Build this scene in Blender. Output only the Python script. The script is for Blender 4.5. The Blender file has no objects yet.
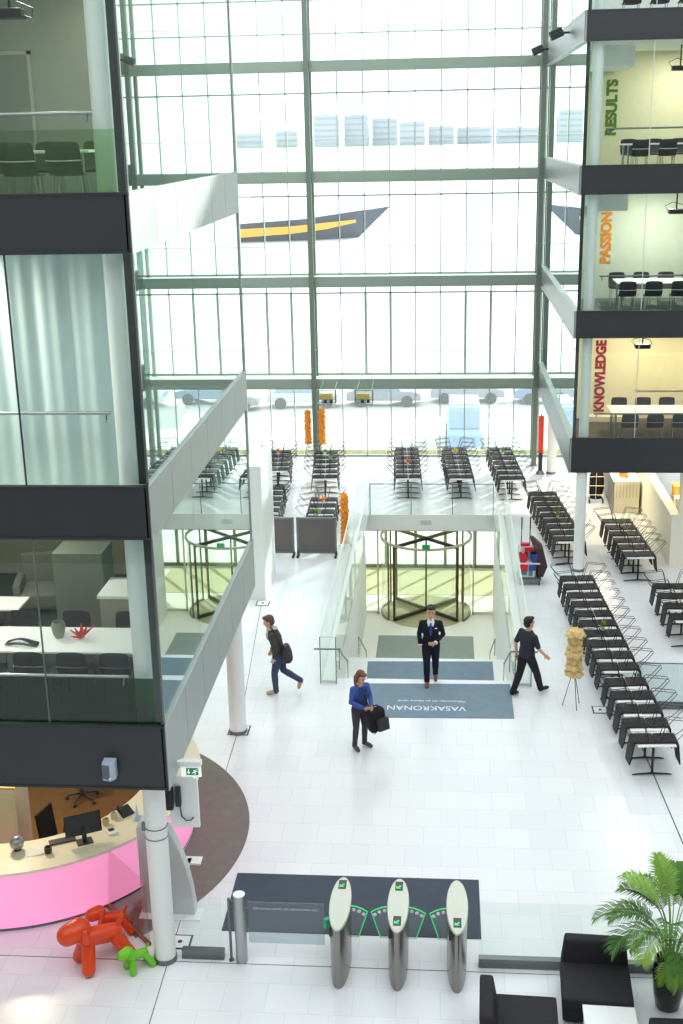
import bpy, bmesh, math, random
from mathutils import Vector, Matrix
random.seed(7)
S = bpy.context.scene
COL = S.collection

# ------------------------------------------------------------------ camera
H, F_PX, TH, YAW, ROLL = 11.4, 1226.8, 0.2987, -0.08534, -0.02033
cam = bpy.data.cameras.new('camera'); cam_o = bpy.data.objects.new('camera', cam); COL.objects.link(cam_o)
cy_, sy_ = math.cos(YAW), math.sin(YAW); ct, st_ = math.cos(TH), math.sin(TH); cr, sr = math.cos(ROLL), math.sin(ROLL)
right0 = Vector((cy_, -sy_, 0)); fwd = Vector((sy_*ct, cy_*ct, -st_)); up0 = Vector((sy_*st_, cy_*st_, ct))
rt = right0*cr + up0*sr; up = up0*cr - right0*sr
m = Matrix.Identity(4)
for i in range(3):
    m[i][0], m[i][1], m[i][2] = rt[i], up[i], -fwd[i]
m[2][3] = H
cam_o.matrix_world = m
cam.sensor_fit = 'AUTO'; cam.sensor_width = 36; cam.lens = F_PX/1024*36
cam.shift_x = -(342.4-341.5)/1024; cam.clip_end = 8000; cam.clip_start = .1
S.camera = cam_o

# ------------------------------------------------------------------ light
W = bpy.data.worlds.new('sky'); S.world = W; W.use_nodes = True
bg = W.node_tree.nodes['Background']; bg.inputs[0].default_value = (.93, .98, 1, 1); bg.inputs[1].default_value = 1.85
sun = bpy.data.lights.new('sun', 'SUN'); sun.energy = 8.0; sun.angle = .02; sun.color = (1, .96, .88)
so = bpy.data.objects.new('sun', sun); COL.objects.link(so); so.location = (20, 60, 40)
so.rotation_euler = Vector((-.55, -.83, -.32)).to_track_quat('-Z', 'Y').to_euler()
vs = S.view_settings
vs.view_transform = 'Standard'; vs.look = 'None'; vs.gamma = 1; vs.use_curve_mapping = False; vs.exposure = 0.14
S.cycles.max_bounces = 10; S.cycles.transparent_max_bounces = 40; S.cycles.diffuse_bounces = 5
S.cycles.glossy_bounces = 5; S.cycles.caustics_reflective = False; S.cycles.caustics_refractive = False
S.cycles.sample_clamp_indirect = 6

# ------------------------------------------------------------------ materials
def lin(c):
    return tuple((x/255/12.92 if x/255 <= .04045 else ((x/255+.055)/1.055)**2.4) for x in c)
def M(name, rgb, rough=.5, metal=0., spec=.5, noise=.06, scale=8., emit=0., coat=0.):
    mt = bpy.data.materials.new(name); mt.use_nodes = True
    nt = mt.node_tree; b = nt.nodes['Principled BSDF']
    c = lin(rgb)
    if noise:
        tc = nt.nodes.new('ShaderNodeTexCoord'); nz = nt.nodes.new('ShaderNodeTexNoise')
        nz.inputs['Scale'].default_value = scale; nz.inputs['Detail'].default_value = 4
        mx = nt.nodes.new('ShaderNodeMix'); mx.data_type = 'RGBA'
        mx.inputs[6].default_value = (*[max(0, x*(1-noise)) for x in c], 1)
        mx.inputs[7].default_value = (*[min(1, x*(1+noise)) for x in c], 1)
        nt.links.new(tc.outputs['Object'], nz.inputs['Vector']); nt.links.new(nz.outputs['Fac'], mx.inputs[0])
        nt.links.new(mx.outputs[2], b.inputs['Base Color'])
    else:
        b.inputs['Base Color'].default_value = (*c, 1)
    b.inputs['Roughness'].default_value = rough; b.inputs['Metallic'].default_value = metal
    b.inputs['Specular IOR Level'].default_value = spec
    if coat: b.inputs['Coat Weight'].default_value = coat
    if emit:
        b.inputs['Emission Color'].default_value = (*c, 1); b.inputs['Emission Strength'].default_value = emit
    return mt
def GL(name, tint=(.93, .98, .95), k0=.04, k1=.9, gloss=(1, 1, 1)):
    mt = bpy.data.materials.new(name); mt.use_nodes = True
    nt = mt.node_tree; nt.nodes.clear(); n = nt.nodes.new
    out = n('ShaderNodeOutputMaterial'); mix = n('ShaderNodeMixShader'); tr = n('ShaderNodeBsdfTransparent'); gs = n('ShaderNodeBsdfGlossy')
    tr.inputs[0].default_value = (*tint, 1); gs.inputs[0].default_value = (*gloss, 1); gs.inputs['Roughness'].default_value = .0
    lw = n('ShaderNodeLayerWeight'); lw.inputs['Blend'].default_value = .5
    p = n('ShaderNodeMath'); p.operation = 'POWER'; p.inputs[1].default_value = 5
    q = n('ShaderNodeMath'); q.operation = 'MULTIPLY_ADD'; q.inputs[1].default_value = k1; q.inputs[2].default_value = k0; q.use_clamp = True
    L = nt.links.new
    L(lw.outputs['Facing'], p.inputs[0]); L(p.outputs[0], q.inputs[0]); L(q.outputs[0], mix.inputs[0])
    L(tr.outputs[0], mix.inputs[1]); L(gs.outputs[0], mix.inputs[2]); L(mix.outputs[0], out.inputs[0])
    return mt
def VEIL(mt, amt, col=(.95, 1, .97)):  # translucent veil mixed into glass to imitate glare over the view outside
    nt = mt.node_tree; out = nt.nodes['Material Output']; src = out.inputs[0].links[0].from_socket
    mx = nt.nodes.new('ShaderNodeMixShader'); tl = nt.nodes.new('ShaderNodeBsdfTranslucent'); tl.inputs[0].default_value = (*col, 1)
    mx.inputs[0].default_value = amt; nt.links.new(src, mx.inputs[1]); nt.links.new(tl.outputs[0], mx.inputs[2]); nt.links.new(mx.outputs[0], out.inputs[0])
def TILE(name, c1, c2, mortar, bw, rh, rough=.22, off=.5, msize=.006):
    mt = bpy.data.materials.new(name); mt.use_nodes = True
    nt = mt.node_tree; b = nt.nodes['Principled BSDF']; n = nt.nodes.new
    tc = n('ShaderNodeTexCoord'); br = n('ShaderNodeTexBrick'); L = nt.links.new
    br.inputs['Color1'].default_value = (*lin(c1), 1); br.inputs['Color2'].default_value = (*lin(c2), 1); br.inputs['Mortar'].default_value = (*lin(mortar), 1)
    br.inputs['Scale'].default_value = 1; br.inputs['Mortar Size'].default_value = msize
    br.inputs['Brick Width'].default_value = bw; br.inputs['Row Height'].default_value = rh; br.offset = off
    L(tc.outputs['Object'], br.inputs['Vector']); L(br.outputs['Color'], b.inputs['Base Color'])
    b.inputs['Roughness'].default_value = rough; b.inputs['Specular IOR Level'].default_value = .45
    return mt

TILES = TILE('white floor tile', (232, 233, 236), (226, 228, 232), (210, 212, 217), .6, .6, msize=.004)
WHITE = M('white paint', (236, 238, 236), .5, noise=.02)
WHITE_G = M('white gloss', (240, 241, 242), .25, noise=.02)
PLASTER = M('pale plaster', (226, 226, 216), .8, noise=.03)
CREAM = M('cream laminate', (238, 230, 206), .4, noise=.03)
CREAMW = M('cream wall', (238, 230, 204), .8, noise=.03)
GREYW = M('grey green wall', (150, 158, 148), .8, noise=.05)
SOFFIT = M('soffit', (225, 228, 226), .8, noise=.02)
FASCIA_SHADE = M('grey metal fascia', (58, 59, 63), .42, metal=.35, noise=.08, scale=3)  # front copy of the fascia metal, backlit shade put into its dark colour
FASCIA_LIT = M('brushed aluminium fascia', (168, 175, 173), .45, metal=.35, noise=.07, scale=4)  # side copy of the same metal, window light put into its pale colour
TRIMG = M('grey metal trim', (120, 124, 126), .35, metal=.6, noise=.04)
BAND = M('green grey beam paint', (142, 156, 146), .5, noise=.06, scale=2)
POST = M('green grey steel', (112, 126, 116), .45, metal=.2, noise=.06)
MULL = M('window mullion', (168, 180, 172), .5, noise=.04)
DKFRAME = M('dark frame', (52, 56, 58), .45, metal=.3, noise=.05)
STEEL = M('brushed steel', (176, 178, 178), .28, metal=.9, noise=.06, scale=20)
STEELD = M('grey steel', (120, 122, 124), .32, metal=.8, noise=.06)
STEELP = M('pale joint', (206, 212, 208), .5)
BLACK = M('black fabric', (32, 31, 34), .8, spec=.25, noise=.15, scale=25)
CHAIRB = M('black chair upholstery', (31, 29, 32), .6, spec=.28, noise=.12, scale=25)
BLACKW = M('charcoal plastic', (40, 40, 44), .5, noise=.08)
BLACKG = M('black gloss', (16, 16, 18), .15, noise=.04)
WIRE = M('black wire', (54, 54, 60), .4, metal=.5, noise=.05)
GREENCH = M('green seat shell', (34, 68, 18), .55, noise=.08)
CARPET = M('grey brown carpet', (124, 121, 114), .95, spec=.05, noise=.16, scale=5)
CARPETB = M('brown carpet', (112, 84, 56), .95, spec=.05, noise=.14, scale=6)
MATB = M('blue grey mat', (122, 140, 154), .9, spec=.1, noise=.12, scale=4)
MATD = M('dark slate mat', (78, 86, 98), .9, spec=.1, noise=.14, scale=5)
DKFLOOR = M('dark green floor', (30, 48, 40), .6, noise=.1)
BRNFLOOR = M('dark brown floor', (78, 66, 54), .7, noise=.1)
CURT = M('sheer curtain', (206, 222, 222), .9, noise=.05, scale=3)
PINK = M('lit pink panel', (247, 158, 204), .4, noise=.06, scale=1.2, emit=.56)
RED = M('orange red plastic', (224, 70, 22), .32, noise=.03)
LIME = M('lime green plastic', (112, 196, 34), .32, noise=.03)
ORANGE = M('orange paper', (246, 150, 44), .7, noise=.18, scale=14)
TAN = M('tan veneer', (216, 186, 128), .7, noise=.2, scale=14)
REDB = M('red banner cloth', (226, 60, 44), .7, noise=.06)
SCREENB = M('brown grey board', (98, 92, 92), .8, noise=.06)
G_FRONT = GL('front glass', (.95, .985, .97), .03, .8)
G_SIDE = GL('coated side glass', (.80, .90, .87), .13, 1.7, (.94, 1, .98))
G_BAL = GL('balustrade glass', (.955, .985, .972), .025, .45)
G_WIN = GL('facade glass', (.95, .985, .97), .02, .4)
VEIL(G_WIN, .022)
G_GRN = GL('green tinted glass', (.20, .40, .26), .012, .5, (.3, .7, .45))
G_GRN2 = GL('pale green tinted glass', (.76, .86, .72), .03, .6)
G_FROST = GL('pale screen glass', (.80, .87, .87), .1, .9)
G_DARK = GL('smoked glass', (.90, .86, .85), .05, .6)

# ------------------------------------------------------------------ mesh builder
class MB:
    def __init__(s): s.v, s.f, s.mi, s.cur = [], [], [], 0
    def add(s, vs_, fs):
        o = len(s.v); s.v += [tuple(p) for p in vs_]; s.f += [tuple(i+o for i in f) for f in fs]; s.mi += [s.cur]*len(fs); return s
    def m(s, i): s.cur = i; return s
    def box(s, x0, x1, y0, y1, z0, z1):
        return s.add([(x, y, z) for z in (z0, z1) for y in (y0, y1) for x in (x0, x1)],
                     [(0, 2, 3, 1), (4, 5, 7, 6), (0, 1, 5, 4), (2, 6, 7, 3), (0, 4, 6, 2), (1, 3, 7, 5)])
    def obox(s, c, sz, rz=0, rx=0, ry=0):
        R_ = Matrix.Rotation(rz, 3, 'Z') @ Matrix.Rotation(ry, 3, 'Y') @ Matrix.Rotation(rx, 3, 'X'); c = Vector(c)
        P = [c + R_ @ Vector((x*sz[0]/2, y*sz[1]/2, z*sz[2]/2)) for z in (-1, 1) for y in (-1, 1) for x in (-1, 1)]
        return s.add(P, [(0, 2, 3, 1), (4, 5, 7, 6), (0, 1, 5, 4), (2, 6, 7, 3), (0, 4, 6, 2), (1, 3, 7, 5)])
    def loft(s, rings, caps=True, closed=False):
        n = len(rings[0]); vs_ = [p for r in rings for p in r]; fs = []
        k = len(rings)
        for i in range(k if closed else k-1):
            a, b = i*n, ((i+1) % k)*n
            for j in range(n): fs.append((a+j, a+(j+1) % n, b+(j+1) % n, b+j))
        if caps and not closed: fs += [tuple(range(n))[::-1], tuple((k-1)*n+j for j in range(n))]
        return s.add(vs_, fs)
    def tube(s, pts, r, n=8, closed=False):
        pts = [Vector(p) for p in pts]; rs = r if isinstance(r, (list, tuple)) else [r]*len(pts)
        rings = []; ref = None; k = len(pts)
        for i, p in enumerate(pts):
            if closed: t = pts[(i+1) % k]-pts[i-1]
            else: t = pts[min(i+1, k-1)]-pts[max(i-1, 0)]
            t = t.normalized() if t.length > 1e-9 else Vector((0, 0, 1))
            if ref is None: ref = t.orthogonal().normalized()
            ref = (ref - t*ref.dot(t)); ref = ref.normalized() if ref.length > 1e-6 else t.orthogonal().normalized()
            b = t.cross(ref)
            rings.append([p + (ref*math.cos(2*math.pi*j/n) + b*math.sin(2*math.pi*j/n))*rs[i] for j in range(n)])
        return s.loft(rings, True, closed)
    def cyl(s, x, y, z0, z1, r, n=24, r2=None):
        r2 = r if r2 is None else r2
        return s.loft([[(x+q*math.cos(2*math.pi*j/n), y+q*math.sin(2*math.pi*j/n), z) for j in range(n)] for q, z in ((r, z0), (r2, z1))])
    def lathe(s, prof, x=0, y=0, n=24):
        return s.loft([[(x+q*math.cos(2*math.pi*j/n), y+q*math.sin(2*math.pi*j/n), z) for j in range(n)] for q, z in prof])
    def ell(s, c, r, n=14, mm=9, R_=None):
        c = Vector(c); R_ = R_ or Matrix.Identity(3); rings = []
        for i in range(mm+1):
            a = -math.pi/2 + math.pi*i/mm; q = max(math.cos(a), 1e-3)
            rings.append([c + R_ @ Vector((r[0]*q*math.cos(2*math.pi*j/n), r[1]*q*math.sin(2*math.pi*j/n), r[2]*math.sin(a))) for j in range(n)])
        return s.loft(rings)
    def prism(s, pts, z0, z1):
        return s.loft([[(x, y, z0) for x, y in pts], [(x, y, z1) for x, y in pts]])
    def prism_y(s, pts, y0, y1):      # outline in x,z
        return s.loft([[(x, y0, z) for x, z in pts], [(x, y1, z) for x, z in pts]])
    def prism_x(s, pts, x0, x1):      # outline in y,z
        return s.loft([[(x0, y, z) for y, z in pts], [(x1, y, z) for y, z in pts]])
    def arc(s, cx, cy, r0, r1, a0, a1, z0, z1, n=32, r0t=None, r1t=None):
        r0t = r0 if r0t is None else r0t; r1t = r1 if r1t is None else r1t; rings = []
        for i in range(n+1):
            a = a0+(a1-a0)*i/n; c, d = math.cos(a), math.sin(a)
            rings.append([(cx+r0*c, cy+r0*d, z0), (cx+r1*c, cy+r1*d, z0), (cx+r1t*c, cy+r1t*d, z1), (cx+r0t*c, cy+r0t*d, z1)])
        return s.loft(rings)
    def sheet(s, fn, nu, nv, th=.004):   # fn(u,v)->point, thin double sided cloth with real thickness
        P = [[Vector(fn(i/nu, j/nv)) for j in range(nv+1)] for i in range(nu+1)]
        a = (P[1][0]-P[0][0]).cross(P[0][1]-P[0][0]); off = a.normalized()*th
        vs_ = [p for r in P for p in r]; k = len(vs_); vs_ = vs_+[p+off for p in vs_]; fs = []
        w = nv+1
        for i in range(nu):
            for j in range(nv):
                q = (i*w+j, (i+1)*w+j, (i+1)*w+j+1, i*w+j+1); fs += [q[::-1], tuple(x+k for x in q)]
        bd = [(i*w, (i+1)*w) for i in range(nu)]+[((i+1)*w+nv, i*w+nv) for i in range(nu)]+[(j+1, j) for j in range(nv)]+[(nu*w+j, nu*w+j+1) for j in range(nv)]
        fs += [(a_, b_, b_+k, a_+k) for a_, b_ in bd]
        return s.add(vs_, fs)
    def build(s, name, mats, parent=None, smooth=False, bevel=0, remesh=0, seg=2):
        me = bpy.data.meshes.new(name); me.from_pydata(s.v, [], s.f)
        if not isinstance(mats, (list, tuple)): mats = [mats]
        for q in mats: me.materials.append(q)
        if len(mats) > 1: me.polygons.foreach_set('material_index', s.mi)
        bm = bmesh.new(); bm.from_mesh(me); bmesh.ops.recalc_face_normals(bm, faces=bm.faces)
        if bevel: bmesh.ops.bevel(bm, geom=list(bm.edges), offset=bevel, segments=seg, profile=.6, affect='EDGES', clamp_overlap=True)
        bm.to_mesh(me); bm.free()
        o = bpy.data.objects.new(name, me); COL.objects.link(o)
        if remesh:
            md = o.modifiers.new('r', 'REMESH'); md.mode = 'VOXEL'; md.voxel_size = remesh
            sm = o.modifiers.new('s', 'SMOOTH'); sm.factor = .5; sm.iterations = 3
            dg = bpy.context.evaluated_depsgraph_get(); me2 = bpy.data.meshes.new_from_object(o.evaluated_get(dg))
            o.modifiers.clear(); o.data = me2; bpy.data.meshes.remove(me); me2.name = name; me = me2
            me.materials.clear(); me.materials.append(mats[0]); smooth = True
        if smooth:
            me.polygons.foreach_set('use_smooth', [True]*len(me.polygons))
            if not remesh:
                try: me.set_sharp_from_angle(angle=math.radians(42))
                except Exception: pass
        if parent is not None: o.parent = parent
        return o
def tag(o, label=None, cat=None, group=None, kind=None):
    if label: o['label'] = label
    if cat: o['category'] = cat
    if group: o['group'] = group
    if kind: o['kind'] = kind
    return o
def thing(name, label, cat, loc=(0, 0, 0), rz=0, group=None):
    o = bpy.data.objects.new(name, None); COL.objects.link(o); o.location = loc; o.rotation_euler = (0, 0, rz); o.empty_display_size = .1
    return tag(o, label, cat, group)
def struct(o): o['kind'] = 'structure'; return o
def dup(root, loc, rz=0, label=None, group=None):
    def cp(o, par):
        c = o.copy(); COL.objects.link(c)
        if par is not None: c.parent = par
        for ch in kids.get(o.name, []): cp(ch, c)
        return c
    kids = {}
    def walk(o):
        kids[o.name] = list(o.children)
        for ch in kids[o.name]: walk(ch)
    walk(root)
    c = cp(root, None); c.location = loc; c.rotation_euler = (0, 0, rz)
    if label: c['label'] = label
    if group: c['group'] = group
    return c
def text(name, body, size, mat, matrix, parent=None, extrude=.004, bold=0., align='LEFT', sx=1.):
    cu = bpy.data.curves.new(name, 'FONT'); cu.body = body; cu.size = size; cu.extrude = extrude; cu.offset = bold; cu.align_x = align
    o = bpy.data.objects.new(name, cu); COL.objects.link(o)
    dg = bpy.context.evaluated_depsgraph_get(); me = bpy.data.meshes.new_from_object(o.evaluated_get(dg))
    bpy.data.objects.remove(o); me.materials.clear(); me.materials.append(mat)
    me.transform(Matrix.Diagonal((sx, 1, 1, 1))); me.transform(matrix)
    o = bpy.data.objects.new(name, me); COL.objects.link(o)
    if parent is not None: o.parent = parent
    return o
ORD = 'first second third fourth fifth sixth seventh eighth ninth tenth eleventh twelfth'.split()
PI = math.pi

# ------------------------------------------------------------------ setting: floors and shell
PX0, PX1, PY0, PY1, PZ = -2.42, 1.60, 24.55, 36.62, -3.4     # stairwell down to the entrance
b = MB()
b.box(-14, PX0, 4, 43.9, -.30, 0); b.box(PX1, 14, 4, 43.9, -.30, 0); b.box(PX0, PX1, 4, PY0, -.45, 0); b.box(PX0, PX1, PY1, 43.9, -.30, 0)
struct(b.build('floor', TILES))
b = MB(); b.box(-7, 6, 24.5, 43.8, PZ-.2, PZ); struct(b.build('floor_entrance', M('entrance stone', (240, 238, 224), .4, noise=.04)))
def stairs():
    b = MB()
    def flight(y0, z0, n, run, rise):
        for i in range(n):
            b.box(PX0, PX1, y0+i*run, y0+(i+1)*run, -3.5, z0-(i+1)*rise)
        return y0+n*run, z0-n*rise
    y, z = flight(PY0, 0, 10, .345, .17)
    b.box(PX0, PX1, y, 29.5, -3.5, z)
    flight(29.5, z, 10, .345, .17)
    return b.build('floor_stairs', WHITE)
struct(stairs())
b = MB()
for x0, x1 in ((PX0-.12, PX0), (PX1, PX1+.12)): b.box(x0, x1, PY0-.1, PY1, PZ, -.002)
struct(b.build('wall_stairwell_sides', WHITE))
b = MB(); b.box(PX0-.0, PX1+.0, PY1-.03, PY1-.005, -.5, .012); struct(b.build('trim_stairwell_end', WHITE_G))
b = MB(); b.box(-7, 6, 36.75, 41.3, -.5, -.31); struct(b.build('ceiling_entrance', WHITE))
b = MB(); b.box(-7.2, -7, 36, 43.8, PZ, -.45); b.box(6, 6.2, 36, 43.8, PZ, -.45); struct(b.build('wall_entrance_sides', PLASTER))
# shell outside the frame: hall side walls and the end wall behind the viewer
b = MB(); b.box(-14.3, -14, -3, 43.9, 0, 18); struct(b.build('wall_left', M('far side wall', (190, 194, 190), .8)))
b = MB(); b.box(14, 14.3, -3, 43.9, 0, 18); struct(b.build('wall_right', M('far side wall right', (190, 194, 190), .8)))
b = MB(); b.box(-14, 14, -3.3, -3, -.4, 18); struct(b.build('wall_near', M('grey end wall', (92, 96, 96), .8)))
b = MB(); b.box(-14, 14, -3, 4, -.45, 0); struct(b.build('floor_near', TILES))
# joints in the floor
b = MB()
def strip(p0, p1, w, z0=0, z1=.003):
    p0, p1 = Vector((*p0, 0)), Vector((*p1, 0)); d = (p1-p0).normalized(); nrm = Vector((-d.y, d.x, 0))*w/2
    b.prism([(q.x, q.y) for q in (p0-nrm, p1-nrm, p1+nrm, p0+nrm)], z0, z1)
strip((4.06, 17.4), (3.80, 22.6), .022); strip((3.8, 22.6), (3.62, 31), .012)
strip((-4.08, 22.3), (-3.9, 13.2), .012); strip((-4.6, 29), (-4.08, 22.3), .01)
b.box(-14, 14, 14.80, 14.812, 0, .003)
struct(b.build('trim_floor_joint', M('joint dark', (88, 90, 94), .7)))

# ------------------------------------------------------------------ facade
YB, YF = 42.7, 43.9
FL = [3.12, 6.70, 10.20, 13.73, 17.3]     # tops of the gallery bands
XL, XR = -14, 8
for i, z in enumerate(FL[:4]):
    b = MB(); b.box(XL, XR, YB, YB+.12, z-.34, z); b.box(XL, XR, YB-.02, YB, z-.36, z-.33)
    struct(b.build('trim_%d' % (i+1), BAND))
    b = MB(); b.box(XL, XR, YB+.12, YF, z-.3, z-.06); struct(b.build('floor_gallery_%d' % (i+1), WHITE))
    t = thing('glass_balustrade', 'clear glass balustrade along the %s gallery band across the window wall' % ['lowest', 'second lowest', 'third lowest', 'top'][i], 'railing', (0, YB+.05, z))
    b = MB()
    for k in range(-8, 5):
        x = -4.55+k*1.94
        if XL < x < XR-1.9: b.box(x+.01, x+1.92, -.008, .008, .02, 1.02)
    b.build('pane', G_BAL, t)
    b = MB(); b.box(XL, XR-.1, -.02, .02, 1.02, 1.04); b.build('handrail', M('rail pale %d' % i, (196, 204, 198), .4, metal=.3), t)
# big steel posts
for k, x in enumerate((-12.3, -4.56, 3.22)):
    b = MB(); b.box(x-.085, x+.085, YB-.14, YB+.0, 0, 18); b.box(x-.12, x+.12, YB-.16, YB+.02, 0, .03)
    struct(b.build('trim_post_%d' % (k+1), POST))
    b = MB(); b.box(x-.06, x+.06, YF-.25, YF-.1, 0, 18); struct(b.build('trim_inner_post_%d' % (k+1), POST))
# windows, storey by storey
MOD = .886
zs = [0]+FL
for i in range(5):
    z0, z1 = zs[i]+(.0 if i == 0 else -.06), zs[i+1]-.3 if i < 4 else 18
    fr = MB(); gl = MB()
    th_ = {0: 2.78, 1: 6.0, 2: 9.36, 3: 12.75, 4: 15.7}[i]
    k = 0; x = -7.20-8*MOD
    while x < XR:
        dark = (i == 1 and k % 4 in (1, 2))
        w = .035 if not dark else .05
        fr.box(x-w/2, x+w/2, YF-.05, YF+.05, z0, z1)
        if dark: fr.box(x-.045, x+.045, YF-.07, YF-.05, z0, th_)
        x += MOD; k += 1
    fr.box(XL, XR, YF-.05, YF+.05, th_-.025, th_+.025); fr.box(XL, XR, YF-.05, YF+.05, z0, z0+.06)
    if i == 4: fr.box(XL, XR, YF-.05, YF+.05, 14.62, 14.66); 
    gl.box(XL, XR, YF-.006, YF+.006, z0, z1)
    o = struct(fr.build('window_%d' % (i+1), MULL)); struct(gl.build('window_glass_%d' % (i+1), G_WIN))

# ------------------------------------------------------------------ office blocks
def slab_fascia(idx, x0, x1, y0, y1, zb, zt, side):
    # side=+1: open side faces +X at x1 ; side=-1: open side faces -X at x0
    b = MB(); b.box(x0+.06, x1-.06, y0+.06, y1-.06, zb+.02, zb+.42); struct(b.build('floor_%s_%d' % ('left' if side > 0 else 'right', idx), idx_floor[(side, idx)]))
    b = MB(); b.box(x0+.06, x1-.06, y0+.06, y1-.06, zb, zb+.02); struct(b.build('ceiling_%s_%d' % ('left' if side > 0 else 'right', idx), SOFFIT))
    b = MB(); b.box(x0, x1, y0, y0+.055, zb+.03, zt-.03)
    b.m(1).box(x0, x1, y0-.012, y0+.06, zt-.03, zt); b.box(x0, x1, y0-.012, y0+.06, zb, zb+.03)
    struct(b.build('trim_front_%s_%d' % ('left' if side > 0 else 'right', idx), [FASCIA_SHADE, DKFRAME]))
    xs = x1 if side > 0 else x0
    b = MB(); y = y0
    k = 0
    while y < y1-.05:
        y2 = min(y+1.29, y1)
        b.box(xs-.03, xs+.012, y+.006, y2-.006, zb+.02, zt-.03); y = y2
    b.box(xs-.06, xs+.02, y0, y1, zt-.03, zt); b.box(xs-.06, xs+.015, y0, y1, zb-.005, zb+.02)
    b.m(1).box(xs-.05, xs-.03, y0, y1, zb+.01, zt-.03)
    struct(b.build('trim_side_%s_%d' % ('left' if side > 0 else 'right', idx), [FASCIA_LIT, TRIMG]))
LX, LY0, LY1 = -3.64, 14.37, 22.18
RX, RY0, RY1 = 3.34, 31.45, 42.6
Lb = [3.046, 6.58, 10.113, 13.646]; Lt = [3.99, 7.278, 10.81, 14.34]
Rb = [2.793, 6.326, 9.86, 13.393]; Rt = [3.73, 7.02, 10.56, 14.09]
idx_floor = {(1, 1): DKFLOOR, (1, 2): M('pale floor', (180, 186, 180), .6), (1, 3): M('grey green floor', (150, 160, 150), .7), (1, 4): WHITE,
             (-1, 1): BRNFLOOR, (-1, 2): M('green grey floor', (92, 104, 98), .7), (-1, 3): M('pale floor right', (186, 188, 172), .7), (-1, 4): BRNFLOOR}
for i in range(4):
    slab_fascia(i+1, -13, LX, LY0, LY1, Lb[i], Lt[i], 1)
    slab_fascia(i+1, RX, 13, RY0, RY1, Rb[i], Rt[i], -1)
win = 6
for i in range(4):
    z0, z1 = Lt[i], (Lb+[17.2])[i+1]
    # left block: front panes, side panes, rear panes
    g = MB(); xs = [LX-.02, -5.2, -7.4, -9.6, -11.8]
    for a, c in zip(xs[1:], xs[:-1]): g.box(a+.006, c-.006, LY0+.05, LY0+.066, z0, z1)
    o = struct(g.build('window_%d' % win, G_FRONT)); win += 1
    f = MB()
    for a in xs[1:]: f.box(a-.008, a+.008, LY0+.045, LY0+.075, z0, z1)
    f.m(1).box(LX-.135, LX-.04, LY0+.10, LY0+.16, z0, z1)
    struct(f.build('window_frame_%d' % win, [TRIMG if i == 0 else DKFRAME, DKFRAME]))
    f = MB(); f.box(LX-.022, LX+.0, LY0+.03, LY0+.07, z0, z1); struct(f.build('trim_corner_left_%d' % (i+1), STEELD))
    g = MB(); y = LY0+.07
    while y < LY1-.1:
        y2 = min(y+2.6, LY1-.03); g.box(LX-.035, LX-.02, y+.004, y2-.004, z0, z1); y = y2
    struct(g.build('window_%d' % win, G_SIDE)); win += 1
    g = MB(); g.box(-13, LX-.04, LY1-.06, LY1-.045, z0, z1); struct(g.build('window_%d' % win, G_FRONT)); win += 1
    f = MB(); f.box(LX-.06, LX-.0, LY1-.06, LY1-.03, z0, z1); struct(f.build('trim_far_corner_left_%d' % (i+1), MULL))
    # right block
    z0, z1 = Rt[i], (Rb+[17.0])[i+1]
    g = MB(); xs = [RX+.02, 4.95, 7.1, 9.3]
    for a, c in zip(xs[:-1], xs[1:]): g.box(a+.006, c-.006, RY0+.05, RY0+.066, z0, z1)
    struct(g.build('window_%d' % win, G_FRONT)); win += 1
    f = MB()
    for a in xs[1:-1]: f.box(a-.008, a+.008, RY0+.045, RY0+.075, z0, z1)
    f.m(1).box(RX+.03, RX+.11, RY0+.09, RY0+.15, z0, z1)
    struct(f.build('window_frame_%d' % win, [STEELP, DKFRAME]))
    g = MB(); y = RY0+.07
    while y < RY1-.1:
        y2 = min(y+2.8, RY1-.03); g.box(RX+.02, RX+.035, y+.004, y2-.004, z0, z1); y = y2
    struct(g.build('window_%d' % win, G_SIDE)); win += 1
# columns
def column(x, y, z0, z1, r, label):
    t = thing('column', label, 'column', (x, y, z0)); t['kind'] = 'structure'
    b = MB(); b.cyl(0, 0, .03, z1-z0, r, 32); b.build('shaft', WHITE, t, True)
    b = MB(); b.cyl(0, 0, .0, .07, r+.015, 32); b.build('base_ring', STEELD, t, True)
column(-3.98, 14.86, 0, Lb[0], .155, 'round white column in front of the pink reception desk')
column(-4.06, 21.95, 0, Lb[0], .17, 'round white column under the far end of the lower left block')
column(3.66, 31.64, 0, Rb[0], .145, 'round white column among the tables under the right block')
column(3.75, 41.6, 0, Rb[0], .16, 'round cream column at the window wall beside the red banner')
for i in range(4):
    column(-3.99, 14.86, Lb[i]+.42, (Lb+[17.2])[i+1], .135, 'round white column behind glass, left block %s' % ['lounge floor', 'curtained floor', 'green chair floor', 'upper floor'][i])
    column(3.68, 31.8, Rb[i]+.42, (Rb+[17.0])[i+1], .13, 'round white column behind glass, right block %s' % ['knowledge room', 'passion room', 'results room', 'upper room'][i])
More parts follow.
